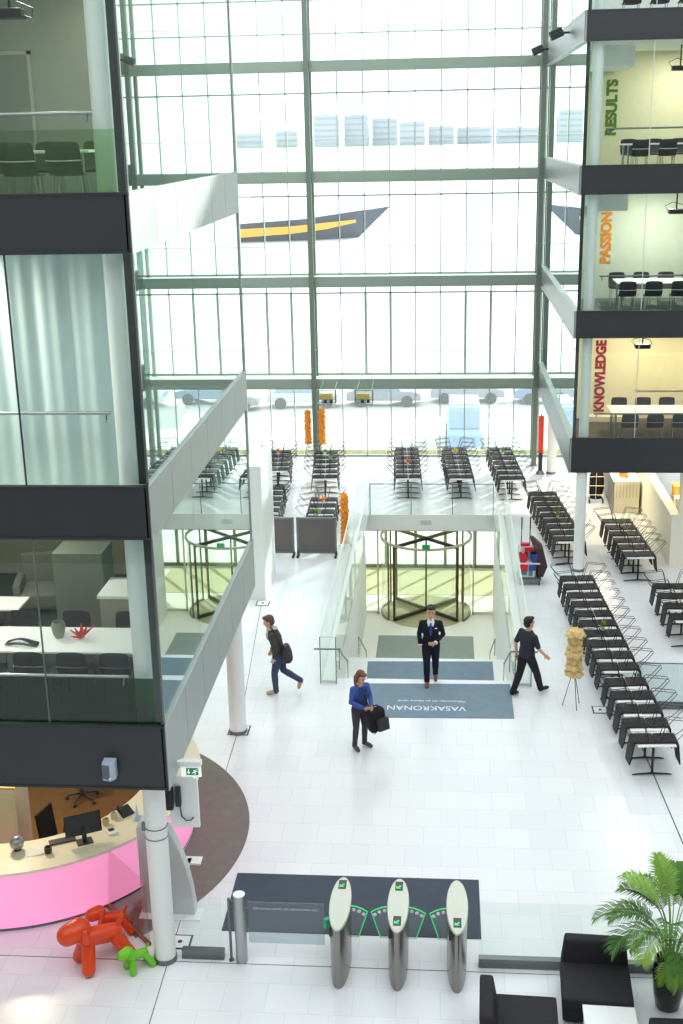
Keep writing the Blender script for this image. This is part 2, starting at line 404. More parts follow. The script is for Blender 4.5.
# hand rails inside the glass
def handrail(x0, x1, y, z, label, m_=STEEL):
    t = thing('handrail', label, 'railing', (0, y, z))
    b = MB(); b.tube([(x0, 0, 0), (x1, 0, 0)], .022, 10); b.build('rail', m_, t, True)
    x = max(x0, x1)-.06 if x1 < 0 else min(x0, x1)+.06
    b = MB(); b.tube([(x, 0, 0), (x, 0, -.06), (x, -.05, -.1)], .012, 6); b.build('bracket', STEELD, t, True)
handrail(-12, -4.03, LY0+.16, Lb[2]+.42+1.16, 'steel handrail behind the glass of the green chair room')
handrail(-12, -4.08, LY0+.16, Lb[1]+.42+1.17, 'steel handrail in front of the white curtain')
handrail(-12, -4.12, LY0+.16, Lb[0]+.42+1.16, 'steel handrail in front of the long white lounge table')
for i in range(3): handrail(3.9, 9.3, RY0+.16, Rb[i]+.42+1.12, 'thin handrail behind the glass of the %s room' % ['knowledge', 'passion', 'results'][i], STEELD)
for i, g_ in ((0, G_GRN), (2, G_GRN2)):
    b = MB(); b.box(-12, -3.75, LY0+.22, LY0+.235, Lb[i]+.42, Lb[i]+.42+1.1 if i == 0 else Lb[i]+.42+.98)
    tag(b.build('glass_balustrade', g_), 'green tinted glass guard at the foot of the %s window' % ('lounge' if i == 0 else 'green chair room'), 'railing')
# interior walls left
for i, (yw, mt_) in enumerate(((21.6, M('lounge wall', (136, 138, 122), .8)), (18, GREYW), (19.2, GREYW), (19, GREYW))):
    b = MB(); b.box(-13, LX-.6 if i != 1 else -5.2, yw, yw+.1, Lb[i]+.42, (Lb+[17.2])[i+1]); struct(b.build('wall_left_back_%d' % (i+1), mt_))
b = MB(); b.box(-13.1, -13, LY0, LY1, 0, 17.2); struct(b.build('wall_left_far', GREYW))
# interior walls right
for i, mt_ in enumerate((CREAMW, M('pale green wall', (206, 214, 198), .8), M('pale lime wall', (222, 220, 190), .8), WHITE)):
    b = MB(); b.box(RX+.6, 13, 36, 36.1, Rb[i]+.42, (Rb+[17.0])[i+1]); struct(b.build('wall_right_back_%d' % (i+1), mt_))
b = MB(); b.box(12.9, 13, RY0, RY1, 0, 17); struct(b.build('wall_right_far', CREAMW))

# unseen ceiling lamps added to brighten the rooms and the vestibule
def added_lamp(x, y, z, e, col, label, size=.5, sx=None):
    t = thing('ceiling_light', label, 'lamp', (x, y, z))
    b = MB(); b.cyl(0, 0, -.05, -.005, .16, 24, .18); b.build('housing', WHITE, t, True)
    b = MB(); b.cyl(0, 0, -.058, -.05, .13, 24); b.build('diffuser', M('lamp glow', (255, 236, 190), .5, noise=0, emit=3), t)
    l = bpy.data.lights.new('bulb', 'AREA'); l.shape = 'DISK'; l.size = size; l.energy = e; l.color = col
    lo = bpy.data.objects.new('bulb', l); COL.objects.link(lo); lo.parent = t; lo.location = (0, 0, -.07)
WARM = (1, .82, .52); NEU = (1, .95, .82); GRN = (.9, 1, .82)
added_lamp(5.4, 34.3, Rb[1], 80, WARM, 'ceiling downlight in the knowledge room'); added_lamp(8.3, 34.3, Rb[1], 80, WARM, 'second ceiling downlight in the knowledge room')
added_lamp(5.8, 34.3, Rb[2], 110, NEU, 'ceiling downlight in the passion room')
added_lamp(6.4, 34.6, Rb[3], 75, (1, .93, .76), 'ceiling downlight in the results room')
added_lamp(-7.4, 18.2, Lb[1], 80, NEU, 'ceiling downlight over the lounge partition')
added_lamp(-6.6, 15.6, Lb[1], 40, NEU, 'ceiling downlight over the long lounge table')
added_lamp(-5.4, 16.9, Lb[3], 40, NEU, 'ceiling downlight over the green chairs')
added_lamp(-6.6, 14.85, Lb[2], 110, NEU, 'ceiling downlight between the middle left glass and the curtain')  # added to brighten the curtain

added_lamp(-4.75, 18.6, Lb[3], 10, WARM, 'small warm ceiling spot in the green chair room')
added_lamp(-7.2, 17.6, Lb[0], 70, WARM, 'ceiling downlight over the reception desk')
added_lamp(-1.8, 38.9, -.5, 14, (1, .96, .84), 'ceiling downlight left of the revolving door in the vestibule'); added_lamp(.9, 38.9, -.5, 14, (1, .96, .84), 'ceiling downlight right of the revolving door in the vestibule')  # pair added to lift the dark vestibule
added_lamp(5.2, 36.9, Rb[0], 80, WARM, 'ceiling downlight over the servery counter'); added_lamp(7.2, 34.5, Rb[0], 120, WARM, 'ceiling downlight inside the servery')
# ------------------------------------------------------------------ far white wall block at the end of the left block
b = MB(); b.box(-4.98, -4.52, 29.2, 31.2, .0, 3.55)
struct(b.build('wall_pillar', WHITE, bevel=.01))

# ------------------------------------------------------------------ reception (under the left block)
RCX, RCY = -7.05, 18.1
b = MB(); b.cyl(RCX, RCY, .001, .008, 2.78, 96); struct(b.build('floor_reception', CARPETB))
b = MB(); b.arc(RCX, RCY, 2.8, 3.76, math.radians(-48), math.radians(110), .001, .010, 64)
tag(b.build('carpet', CARPET), 'dark grey brown curved carpet around the pink reception desk', 'carpet')
t = thing('reception_desk', 'round reception desk with glowing pink front and cream top', 'desk', (RCX, RCY, 0))
b = MB(); b.arc(0, 0, 2.72, 2.80, math.radians(180), math.radians(395), .06, 1.06, 90, 2.86, 2.94); b.build('front_panel', PINK, t, True)
b = MB(); b.arc(0, 0, 2.12, 2.97, math.radians(180), math.radians(395), 1.06, 1.10, 90); b.build('desktop', CREAM, t, True)
b = MB(); b.arc(0, 0, 2.66, 2.78, math.radians(180), math.radians(395), .0, .06, 90); b.build('plinth', STEELD, t, True)
b = MB(); b.arc(0, 0, 2.10, 2.16, math.radians(180), math.radians(395), .5, 1.06, 90); b.build('inner_panel', CREAM, t, True)
# smoked glass screen from the desk to the column
t = thing('glass_screen', 'low smoked glass screen between the pink desk and the round column', 'screen', (-4.70, 15.59, 0), math.atan2(-.98, .92))
b = MB(); b.box(-.67, .62, -.008, .008, .05, 1.08); b.build('pane', G_DARK, t)
b = MB(); b.box(-.67, .62, -.025, .025, 0, .05); b.build('bottom_rail', M('wood rail', (150, 104, 76), .5), t)
# metal console behind the column
t = thing('metal_console', 'tall curved brushed metal panel standing behind the white column', 'panel', (-4.15, 15.93, 0))
out = [(-.42, 0), (.40, 0), (.395, .18), (.37, .45), (.31, .8), (.22, 1.12), (.13, 1.35), (.05, 1.5), (-.06, 1.5), (-.42, 1.5)]
b = MB(); b.prism_y(out, -.03, .16); b.build('shell', M('satin metal sheet', (206, 209, 211), .35, .35, noise=.05), t, bevel=.012)
b = MB(); b.obox((.03, -.02, .01), (.95, .30, .02)); b.build('foot', WHITE, t)
b = MB(); b.obox((.30, .5, .62), (.26, .2, .03)); b.obox((.24, .30, .62), (.06, .5, .03)); b.build('shelf', WHITE, t)
# hanging display behind the column
t = thing('display_board', 'white display panel hung on a black bracket behind the white column', 'display', (-3.68, 15.38, 2.28))
b = MB(); b.obox((0, 0, 0), (.42, .06, .80)); b.build('panel', WHITE_G, t, bevel=.006)
b = MB(); b.obox((-.02, .0, .42), (.36, .14, .05)); b.build('top_cover', WHITE, t, bevel=.004)
b = MB(); b.obox((-.19, -.09, .10), (.10, .1, .34)); b.obox((-.07, -.07, .12), (.08, .07, .30)); b.obox((-.25, -.22, .12), (.05, .28, .06)); b.build('bracket', BLACKW, t, bevel=.01)
b = MB(); b.tube([(-.05, -.06, -.05), (-.04, -.06, -.2), (.02, -.06, -.27), (.1, -.06, -.26), (.13, -.05, -.22)], .010, 6); b.build('cable', BLACKW, t, True)
t = thing('column_clamp', 'pair of thin steel bands clamped round the white column', 'clamp', (-3.98, 14.86, 2.2))
b = MB(); b.arc(0, 0, .157, .163, 0, 2*PI, 0, .012, 40); b.arc(0, 0, .157, .163, 0, 2*PI, -.16, -.148, 40); b.build('band', STEELD, t)
b = MB(); b.obox((-.16, -.06, .02), (.05, .05, .12)); b.build('buckle', TRIMG, t)
# exit sign
GREENS = M('sign green', (0, 122, 72), .5, noise=0, emit=.35); SIGNW = M('sign white', (240, 248, 240), .5, noise=0, emit=.4)
t = thing('exit_sign', 'green emergency exit sign with arrow and running figure on the grey fascia', 'sign', (-3.44, 14.9, 3.04))
b = MB(); b.box(-.15, .15, -.05, .05, .09, .17); b.box(-.20, -.15, -.03, .03, .10, .16); b.build('housing', WHITE_G, t, bevel=.006)
b = MB(); b.box(-.14, .14, -.006, .006, -.08, .09); b.build('plate', SIGNW, t)
b = MB(); b.box(-.07, .10, -.010, -.006, -.055, .055); b.box(-.07, .10, .006, .010, -.055, .055); b.build('green_field', GREENS, t)
b = MB()
for sgn in (-1, 1):
    ya, yb = (-.013, -.010) if sgn < 0 else (.010, .013)
    b.prism_y([(-.041, .04), (-.029, .04), (-.029, -.005), (-.012, -.005), (-.035, -.04), (-.058, -.005), (-.041, -.005)], ya, yb)
    b.prism_y([(.075, .040), (.085, .036), (.085, .026), (.075, .023), (.068, .031)], ya, yb)
    b.prism_y([(.03, .028), (.062, .022), (.074, .004), (.092, .008), (.092, .0), (.07, -.006), (.058, .006), (.052, -.008), (.066, -.022), (.060, -.045), (.050, -.045), (.054, -.024), (.038, -.014), (.018, -.03), (.012, -.022), (.034, -.002), (.044, .016), (.03, .018)], ya, yb)
b.build('pictogram', SIGNW, t)
# wall loudspeaker
t = thing('wall_speaker', 'small pale blue grey loudspeaker on the dark lower left fascia', 'speaker', (-4.40, 14.25, 3.42))
b = MB(); b.prism([(-.085, .115), (-.075, -.06), (.04, -.09), (.095, -.02), (.085, .115)], -.15, .10); b.build('cabinet', M('speaker grey', (176, 184, 206), .5), t, bevel=.012)
b = MB(); b.obox((-.02, -.077, -.02), (.11, .008, .2), math.radians(-14)); b.build('grille', M('speaker grille', (96, 102, 116), .7), t)
b = MB(); b.cyl(.03, -.09, -.115, -.09, .012, 10); b.build('badge', WHITE, t)
# things on and behind the reception desk
def mon(loc, rz, label):
    t = thing('monitor', label, 'monitor', loc, rz)
    b = MB(); b.obox((0, 0, .30), (.56, .03, .34), rx=-.1); b.build('screen', BLACKG, t, bevel=.006)
    b = MB(); b.obox((0, -.03, .14), (.07, .03, .24)); b.obox((0, -.02, .008), (.24, .18, .016)); b.build('stand', BLACKW, t)
mon((-5.46, 16.14, 1.10), math.radians(28), 'black computer monitor seen from behind on the curved desk')
t = thing('phone', 'black desk phone tilted on its stand on the cream desktop', 'phone', (-5.02, 16.95, 1.10), math.radians(50))
b = MB(); b.obox((0, 0, .05), (.22, .2, .03), rx=.5); b.obox((0, .04, .03), (.14, .1, .06)); b.build('body', BLACKW, t, bevel=.006)
b = MB(); b.tube([(-.08, -.07, .07), (-.08, 0, .12), (-.08, .09, .14)], .02, 8); b.build('handset', BLACKW, t, True)
t = thing('bell_globe', 'round silver metal globe at the left end of the cream desktop', 'ornament', (-6.42, 15.86, 1.10))
b = MB(); b.ell((0, 0, .12), (.11, .11, .11), 24, 16); b.build('globe', STEEL, t, True)
b = MB(); b.cyl(0, 0, 0, .02, .06); b.build('foot', STEELD, t)
t = thing('paper_stack', 'fan of white papers beside the silver globe', 'papers', (-6.12, 15.83, 1.101), .2)
for k in range(3):
    b = MB(); b.obox((k*.07-.07, k*.02, .003+k*.004), (.21, .28, .003), k*.3); b.build('sheet', WHITE, t)
t = thing('card_terminal', 'small white card reader on the cream desktop near the edge', 'device', (-5.10, 16.40, 1.10), .6)
b = MB(); b.obox((0, 0, .02), (.15, .18, .04)); b.build('body', WHITE_G, t, bevel=.008)
b = MB(); b.obox((0, .02, .042), (.09, .08, .006)); b.build('keypad', BLACKW, t)
tag(MB().prism_x([(-.10, 0), (.10, 0), (0, .26)], -.004, .004).obox((0, 0, .003), (.10, .18, .006)).build('leaflet_stand', M('pale blue card', (176, 206, 226), .5)), 'pale blue folded leaflet standing on the desktop beside the column', 'leaflet').location = (-4.80, 16.82, 1.10)
for k, (x, y, c) in enumerate(((-5.92, 15.80, (60, 56, 54)), (-5.25, 16.62, (196, 184, 132)), (-5.17, 16.80, (214, 206, 190)))):
    b = MB(); b.lathe([(.05, 0), (.06, .05), (.055, .1), (.045, .1), (.04, .03), (.001, .03)], 0, 0, 16)
    tag(b.build('desk_pot', M('pot %d' % k, c, .5), smooth=True), ['dark pen pot left of the monitor', 'beige pen pot right of the monitor', 'pale cup beside the black desk phone'][k], 'pot').location = (x, y, 1.101)
tag(MB().obox((0, 0, .012), (.40, .14, .02)).build('keyboard', BLACKW, bevel=.004), 'black keyboard lying in front of the monitor on the desk', 'keyboard').location = (-5.80, 16.12, 1.101)
bpy.data.objects['keyboard'].rotation_euler.z = .45
def office_chair(loc, rz, label):
    t = thing('office_chair', label, 'chair', loc, rz)
    for k in range(5):
        a = k*2*PI/5+.3
        b = MB(); b.tube([(0, 0, .13), (.28*math.cos(a), .28*math.sin(a), .08)], [.025, .016], 8); b.ell((.29*math.cos(a), .29*math.sin(a), .036), (.035, .035, .035), 10, 6); b.build('leg', BLACKW, t, True)
    b = MB(); b.cyl(0, 0, .12, .46, .03, 12); b.build('gas_column', STEELD, t, True)
    b = MB(); b.obox((0, 0, .50), (.48, .46, .08)); b.build('seat', BLACK, t, True, .03)
    b = MB(); b.obox((0, .24, .84), (.44, .05, .56), rx=-.12); b.build('backrest', BLACK, t, True, .02)
    for sx in (-1, 1):
        b = MB(); b.tube([(sx*.25, .1, .5), (sx*.28, .08, .72), (sx*.28, -.15, .72)], .02, 8); b.build('armrest', BLACKW, t, True)
office_chair((-6.12, 16.92, .008), math.radians(75), 'black office chair behind the reception desk beside the monitor')
office_chair((-6.45, 19.2, .008), .4, 'black office chair at the rear of the reception with only its wheels in view')
t = thing('cabinet', 'cream cabinet end at the left edge inside the reception', 'cabinet', (-7.15, 17.25, 0))
b = MB(); b.box(-.55, .34, -.3, .3, 0, 1.5); b.build('body', CREAM, t, bevel=.01)
b = MB(); b.box(-.57, .36, -.32, .32, 1.5, 1.53); b.build('top', M('cabinet top wood', (206, 168, 110), .5), t)
b = MB(); b.box(-.5, .3, -.312, -.3, .1, 1.4); b.build('door', CREAM, t)

# ------------------------------------------------------------------ gate line
t = thing('glass_barrier', 'long low clear glass barrier right of the gates behind the armchair', 'barrier', (0, 14.95, 0))
b = MB(); b.box(.54, 3.6, -.01, .01, .1, 1.06); b.build('pane', G_BAL, t)
b = MB(); b.box(.54, 3.6, -.05, .05, 0, .15); b.build('base_channel', STEELD, t)
t = thing('glass_barrier', 'short clear glass barrier between the white column and steel post', 'barrier', (0, 14.92, 0))
b = MB(); b.box(-3.72, -3.14, -.01, .01, .1, 1.02); b.build('pane', G_BAL, t)
b = MB(); b.box(-3.74, -3.12, -.05, .05, 0, .15); b.build('base_channel', STEELD, t)
t = thing('gate_post', 'round brushed steel post left of the speed gates', 'post', (-2.86, 14.88, 0))
b = MB(); b.cyl(0, 0, 0, 1.1, .085, 32); b.build('shaft', STEEL, t, True)
b = MB(); b.cyl(0, 0, 1.1, 1.115, .086, 32); b.build('cap', WHITE_G, t)
b = MB(); b.tube([(-.155, 0, .02), (-.155, 0, 1.04)], .02, 10); b.cyl(-.155, 0, 0, .02, .04, 16); b.tube([(-.155, 0, 1.0), (-.08, 0, 1.0)], .012, 8); b.build('grab_bar', STEELD, t, True)
t = thing('swing_gate', 'smoky glass swing gate with a line of white lettering', 'gate', (-2.2, 14.9, 0))
b = MB(); b.box(-.55, .55, -.006, .006, .30, .98); b.build('pane', GL('swing gate glass', (.74, .80, .82), .07, .6), t)
b = MB(); b.obox((-.57, 0, .5), (.04, .03, .05)); b.obox((-.57, 0, .85), (.04, .03, .05)); b.build('hinge', STEELD, t)
LETW = M('etched lettering', (206, 214, 218), .6, noise=0)
T_UP = Matrix(((1, 0, 0, 0), (0, 0, -1, 0), (0, 1, 0, 0), (0, 0, 0, 1)))    # text plane XY -> XZ facing -Y
text('lettering', 'KOM IN OCH ANMÄL DIG I RECEPTIONEN GÄST', .047, LETW, Matrix.Translation((-.47, -.009, .86)) @ T_UP, t, .001, sx=.92)
LEDG = M('green led', (40, 200, 100), .4, noise=0, emit=.7); SMOKE = GL('gate wing glass', (.80, .84, .84), .06, .6); DOTW = M('white dot', (246, 250, 250), .4, noise=0)
CAPM = M('pale ivory cap', (208, 211, 198), .3, noise=.02); GATEM = M('gate steel', (150, 146, 140), .26, .85, noise=.08, scale=12)
def gate(x, label, wings, readers):
    t = thing('speed_gate', label, 'gate', (x, 14.93, 0))
    n = 40
    def ring(a, c, z, dy=0): return [(a*math.cos(2*PI*k/n), dy+c*math.sin(2*PI*k/n), z) for k in range(n)]
    b = MB(); b.loft([ring(.138, .60, .0), ring(.142, .61, .3), ring(.148, .615, .96)]); b.build('body', GATEM, t, True)
    b = MB(); b.loft([ring(.152, .625, .96), ring(.155, .63, .985), ring(.145, .61, 1.0)]); b.build('cap', CAPM, t, True)
    for y, a in readers:
        b = MB(); b.obox((0, y, 1.003), (.11, .21, .012)); r = b.build('card_reader', BLACKG, t, bevel=.004)
        b = MB(); b.prism([(-.04, y-.07), (.03, y-.07), (.005, y-.045), (.035, y-.01), (.015, y+.01), (-.015, y-.03), (-.04, y-.01)], 1.009, 1.012); b.build('arrow_light', LEDG, r)
    b = MB(); b.obox((-.10, -.515, .88), (.03, .02, .16), -.5); b.build('slot', BLACKW, t)
    for sx in wings:
        P = [(sx*.12, .42), (sx*.12, .95), (sx*.22, .935), (sx*.31, .90), (sx*.385, .85), (sx*.375, .83), (sx*.25, .42)]
        b = MB(); b.prism_y(P, -.006, .006); w = b.build('wing', SMOKE, t)
        b = MB(); b.tube([(p[0], 0, p[1]) for p in P[1:]], .008, 6); b.build('light_edge', LEDG, w, True)
        b = MB()
        for dx, dz in ((.19, .885), (.265, .86), (.33, .815)): b.ell((sx*dx, -.008, dz), (.028, .006, .028), 12, 6)
        b.build('dots', DOTW, w)
    return t
gate(-1.42, 'left speed gate with steel body and green side button', (1,), ((.42, 0),))
gate(-.60, 'middle speed gate with two card readers and two glass wings', (-1, 1), ((.42, 0), (-.40, 0)))
gate(.23, 'right speed gate with one card reader at its near end', (-1,), ((-.40, 0),))
tag(MB().obox((0, 0, 0), (.07, .07, .15), .6).obox((.0, -.03, .0), (.03, .03, .09), .6).build('push_button', M('green button', (30, 140, 96), .3, emit=.25), bevel=.008), 'small green push button box on the side of the left gate', 'button').location = (-1.585, 14.60, .88)
tag(MB().box(-3.28, .60, 15.55, 17.05, .001, .012).build('door_mat', MATD), 'long dark slate floor mat under the speed gates', 'mat')

# ------------------------------------------------------------------ entrance: mats, lettering, door
t = thing('welcome_mat', 'large blue grey welcome mat with white lettering at the stair head', 'mat', (0, 0, 0))
b = MB(); b.prism([(-1.63, 22.67), (1.47, 22.74), (1.47, 24.36), (-1.64, 24.28)], .001, .012); b.build('carpet_pile', MATB, t)
LET = M('mat lettering', (226, 234, 240), .8, noise=0)
RT = Matrix.Rotation(PI, 4, 'Z')
text('lettering', 'VASAKRONAN', .285, LET, Matrix.Translation((.50, 23.22, .0125)) @ RT, t, .0015, sx=.86)
text('small_lettering', 'Välkommen till en bättre värld', .125, LET, Matrix.Translation((.50, 23.50, .0125)) @ RT, t, .0015, sx=.92)
Z1 = -1.7
tag(MB().prism([(-1.88, 28.02), (1.30, 28.12), (1.30, 29.34), (-1.92, 29.24)], Z1+.001, Z1+.012).build('landing_mat', MATB), 'blue grey mat on the half landing of the entrance stairs', 'mat')
tag(MB().box(-1.95, .95, 33.3, 35.0, PZ+.001, PZ+.012).build('entrance_mat', M('grey mat', (150, 160, 152), .9, noise=.12)), 'grey mat in front of the revolving door', 'mat')
tag(MB().box(-3.0, 2.4, 38.52, 41.1, PZ+.001, PZ+.010).build('vestibule_mat', M('olive grey grid mat', (204, 200, 160), .9, noise=.12, scale=30)), 'olive grey mat in the vestibule behind the revolving door', 'mat')
# glass wall of the vestibule
WY = 36.85
b = MB()
for x in (-7, -5, -3.0, -2.05, .98, 2.4, 4): b.box(x-.025, x+.025, WY-.03, WY+.03, PZ, -.5)
b.box(-7, -2.0, WY-.03, WY+.03, PZ, PZ+.08); b.box(.95, 6, WY-.03, WY+.03, PZ, PZ+.08); b.box(-7, 6, WY-.03, WY+.03, -.6, -.5)
struct(b.build('window_30', M('vestibule frame', (214, 210, 184), .5)))
b = MB(); b.box(-7, -2.0, WY-.006, WY+.006, PZ, -.5); b.box(.95, 6, WY-.006, WY+.006, PZ, -.5); struct(b.build('window_glass_30', G_WIN))
b = MB()
for k in range(11):
    x = -6.2+k*1.05; b.box(x-.05, x+.05, 41.2, 41.3, PZ, -.45)
b.box(-7, 6, 41.2, 41.3, PZ, PZ+.12); b.box(-7, 6, 41.2, 41.3, -.6, -.45)
struct(b.build('window_31', M('outer door frame', (110, 112, 84), .5)))
b = MB(); b.box(-7, 6, 41.245, 41.255, PZ, -.5); struct(b.build('window_glass_31', G_WIN))
t = thing('revolving_door', 'large glass revolving door at the foot of the entrance stairs', 'door', (-.52, 37.05, PZ))
R_ = 1.43; OLV = M('olive bronze frame', (112, 112, 78), .4, metal=.4); DKB = M('dark bronze', (66, 64, 48), .45, metal=.3)
CURV = G_WIN
for a0, a1 in ((-35, 35), (145, 215)):
    b = MB(); b.arc(0, 0, R_-.006, R_+.006, math.radians(a0), math.radians(a1), .05, 2.55, 24); b.build('drum_glass', CURV, t, True)
    b = MB()
    for a in (a0, a1):
        a = math.radians(a); b.tube([(R_*math.cos(a), R_*math.sin(a), 0), (R_*math.cos(a), R_*math.sin(a), 2.6)], .03, 8)
    b.arc(0, 0, R_-.02, R_+.02, math.radians(a0), math.radians(a1), 0, .05, 24)
    b.build('drum_frame', OLV, t)
b = MB(); b.arc(0, 0, R_-.03, R_+.03, 0, 2*PI, 2.55, 2.62, 64); b.build('top_ring', M('top ring', (186, 188, 160), .4), t)
b = MB(); b.cyl(0, 0, 0, 2.55, .03, 12); b.build('centre_shaft', OLV, t, True)
for k in range(4):
    a = math.radians(43 if k == 0 else 137 if k == 1 else 223 if k == 2 else 317); c, s = math.cos(a), math.sin(a)
    q = thing('wing', None, None, (0, 0, 0), a); q.parent = t
    b = MB(); b.box(.05, R_-.07, -.006, .006, .14, 2.44); b.build('pane', G_WIN, q)
    b = MB(); b.box(.03, R_-.05, -.03, .03, .03, .14); b.box(.03, R_-.05, -.03, .03, 2.44, 2.54); b.box(R_-.10, R_-.05, -.03, .03, .03, 2.54); b.build('frame', DKB if k > 1 else OLV, q)
b = MB(); b.cyl(0, 0, -.0, .012, R_-.02, 48); b.build('floor_disc', M('door floor', (176, 170, 128), .6), t)
tag(MB().box(-.12, .12, -.03, .03, -.07, .07).build('exit_light', GREENS, bevel=.005), 'small green exit light above the revolving door', 'sign').location = (-.5, 35.45, -.66)
b = MB(); b.tube([(-.5, 35.45, -.59), (-.5, 35.45, -.46)], .008, 6)
# emblem on the stairwell end fascia
tag(MB().obox((-.52, 36.580, -.24), (.34, .01, .15)).build('emblem_plate', M('pale grey plate', (206, 208, 204), .5)), 'pale grey emblem plate on the white edge above the revolving door', 'sign')
# balustrades round the stairwell
def bal_side(x0, x1, label, side):
    t = thing('glass_balustrade', label, 'railing', (0, 0, 0))
    for x in (x0, x1):
        b = MB(); y = 24.25
        while y < 36.5:
            b.box(x-.008, x+.008, y+.01, min(y+1.5, 36.62)-.01, .02, 1.08); y += 1.5
        b.build('pane', G_BAL, t)
        b = MB(); b.box(x-.015, x+.015, 24.25, 36.62, 1.08, 1.10); b.build('cap_rail', M('cap rail', (206, 214, 208), .35), t)
    b = MB(); b.box(x0+.02, x1-.02, 24.3, 36.6, 0, .06); b.build('curb', WHITE, t)
    b = MB(); b.box(x0, x1, 24.235, 24.25, .02, 1.08); b.build('end_pane', G_BAL, t)
    b = MB(); b.tube([(x0, 24.24, .01), (x0, 24.24, 1.1), (x1, 24.24, 1.1), (x1, 24.24, .01)], .012, 6); b.build('end_frame', STEELD, t)
    b = MB(); xa = x0-.12; xb = x1+.12
    b.tube([(xa, 24.15, .86), (xb, 24.15, .86)], .02, 10)
    b.tube([((x0+x1)/2, 24.23, .80), ((x0+x1)/2, 24.15, .86)], .01, 6); b.build('end_bar', STEELD, t, True)
bal_side(-2.62, -2.28, 'double glass balustrade along the left side of the entrance stairwell', -1)
bal_side(1.56, 1.90, 'double glass balustrade along the right side of the entrance stairwell', 1)
t = thing('glass_balustrade', 'glass balustrade across the far end of the stairwell', 'railing', (0, 36.66, 0))
b = MB()
for k in range(3): b.box(-2.26+k*1.28+.01, -2.26+(k+1)*1.28-.01, -.008, .008, .04, .98)
b.build('pane', G_BAL, t)
b = MB(); b.box(-2.28, 1.58, -.015, .015, .98, 1.0); b.build('cap_rail', STEELD, t)
b = MB(); 
for x in (-2.26, -.98, .30, 1.56): MB().box(x-.012, x+.012, -.012, .012, 0, 1.0).build('post', STEELD, t)
def stair_rail(x, pts, label):
    t = thing('stair_handrail', label, 'railing', (0, 0, 0))
    b = MB(); b.tube([(x, y, z) for y, z in pts], .02, 8); b.build('rail', STEELD, t, True)
    for y, z in (pts[0], pts[-1]): MB().tube([(x, y, z), (x, y, z-.45)], .010, 6).build('upright', STEELD, t)
stair_rail(1.45, [(24.4, .72), (26.6, -.52)], 'steel handrail on the right of the upper stair flight')
stair_rail(-2.22, [(24.4, .72), (26.6, -.52)], 'steel handrail on the left of the upper stair flight')
stair_rail(1.32, [(28.6, -.75), (31.4, -2.35)], 'steel handrail on the right of the lower stair flight')
stair_rail(-2.10, [(28.6, -.75), (31.4, -2.35)], 'steel handrail on the left of the lower stair flight')
# floor service boxes
for k, (x, y, s, lb) in enumerate(((3.24, 23.2, .32, 'square floor outlet box beside the glass partition'), (-4.05, 22.0, .42, 'square steel floor frame at the foot of the far left column'), (-4.56, 28.95, .34, 'square floor outlet box below the white wall pillar'), (-3.85, 15.25, .34, 'square steel floor frame beside the front left column'))):
    t = thing('floor_box', lb, 'floor box', (x, y, .001))
    b = MB(); b.box(-s/2, s/2, -s/2, s/2, 0, .006); b.build('frame', DKFRAME, t)
    b = MB(); b.box(-s/2+.03, s/2-.03, -s/2+.03, s/2-.03, .006, .010); b.build('lid', WHITE, t)
    b = MB(); b.cyl(0, 0, .010, .014, .035, 16); b.build('cap', DKFRAME, t)

# ------------------------------------------------------------------ wall lettering in the right block
for body, x, z, h, col, mt_l in (('RESULTS', 4.73, 11.23, 1.46, (86, 122, 22), 'green'), ('PASSION', 4.73, 7.74, 1.42, (226, 140, 22), 'orange'), ('KNOWLEDGE', 4.73, 3.42, 2.12, (156, 8, 52), 'crimson')):
    o = text('wall_lettering', body, .42, M('letters '+mt_l, col, .6, noise=0), Matrix.Identity(4), None, .006, bold=.020)
    co = [v.co for v in o.data.vertices]; x0 = min(c.x for c in co); x1 = max(c.x for c in co); y1 = max(c.y for c in co); y0 = min(c.y for c in co)
    o.data.transform(Matrix.Diagonal((h/(x1-x0), .31/(y1-y0), 1, 1)) @ Matrix.Translation((-x0, -y0, 0)))
    o.data.transform(Matrix.Translation((x, 35.99, z)) @ T_UP @ Matrix.Rotation(PI/2, 4, 'Z'))
    tag(o, 'large %s word %s reading upward on the meeting room wall' % (mt_l, body), 'lettering')
# ------------------------------------------------------------------ spotlights on the right block
for k, (y, z) in enumerate(((35.2, 13.86), (42.0, 13.86))):
    t = thing('spotlight', ['dark spotlight on the white upper right fascia, the nearer one', 'dark spotlight on the upper right fascia beside the far steel post'][k], 'lamp', (3.32, y, z))
    b = MB(); b.tube([(0, 0, 0), (-.22, 0, .0)], .03, 8); b.build('arm', DKFRAME, t, True)
    b = MB(); b.obox((-.38, -.05, -.03), (.36, .26, .24), ry=-.4); b.build('head', DKFRAME, t, bevel=.03)
    b = MB(); b.obox((-.50, -.06, -.16), (.10, .22, .06), ry=-.4); b.build('lens', M('warm lens %d' % k, (206, 120, 70), .3), t)

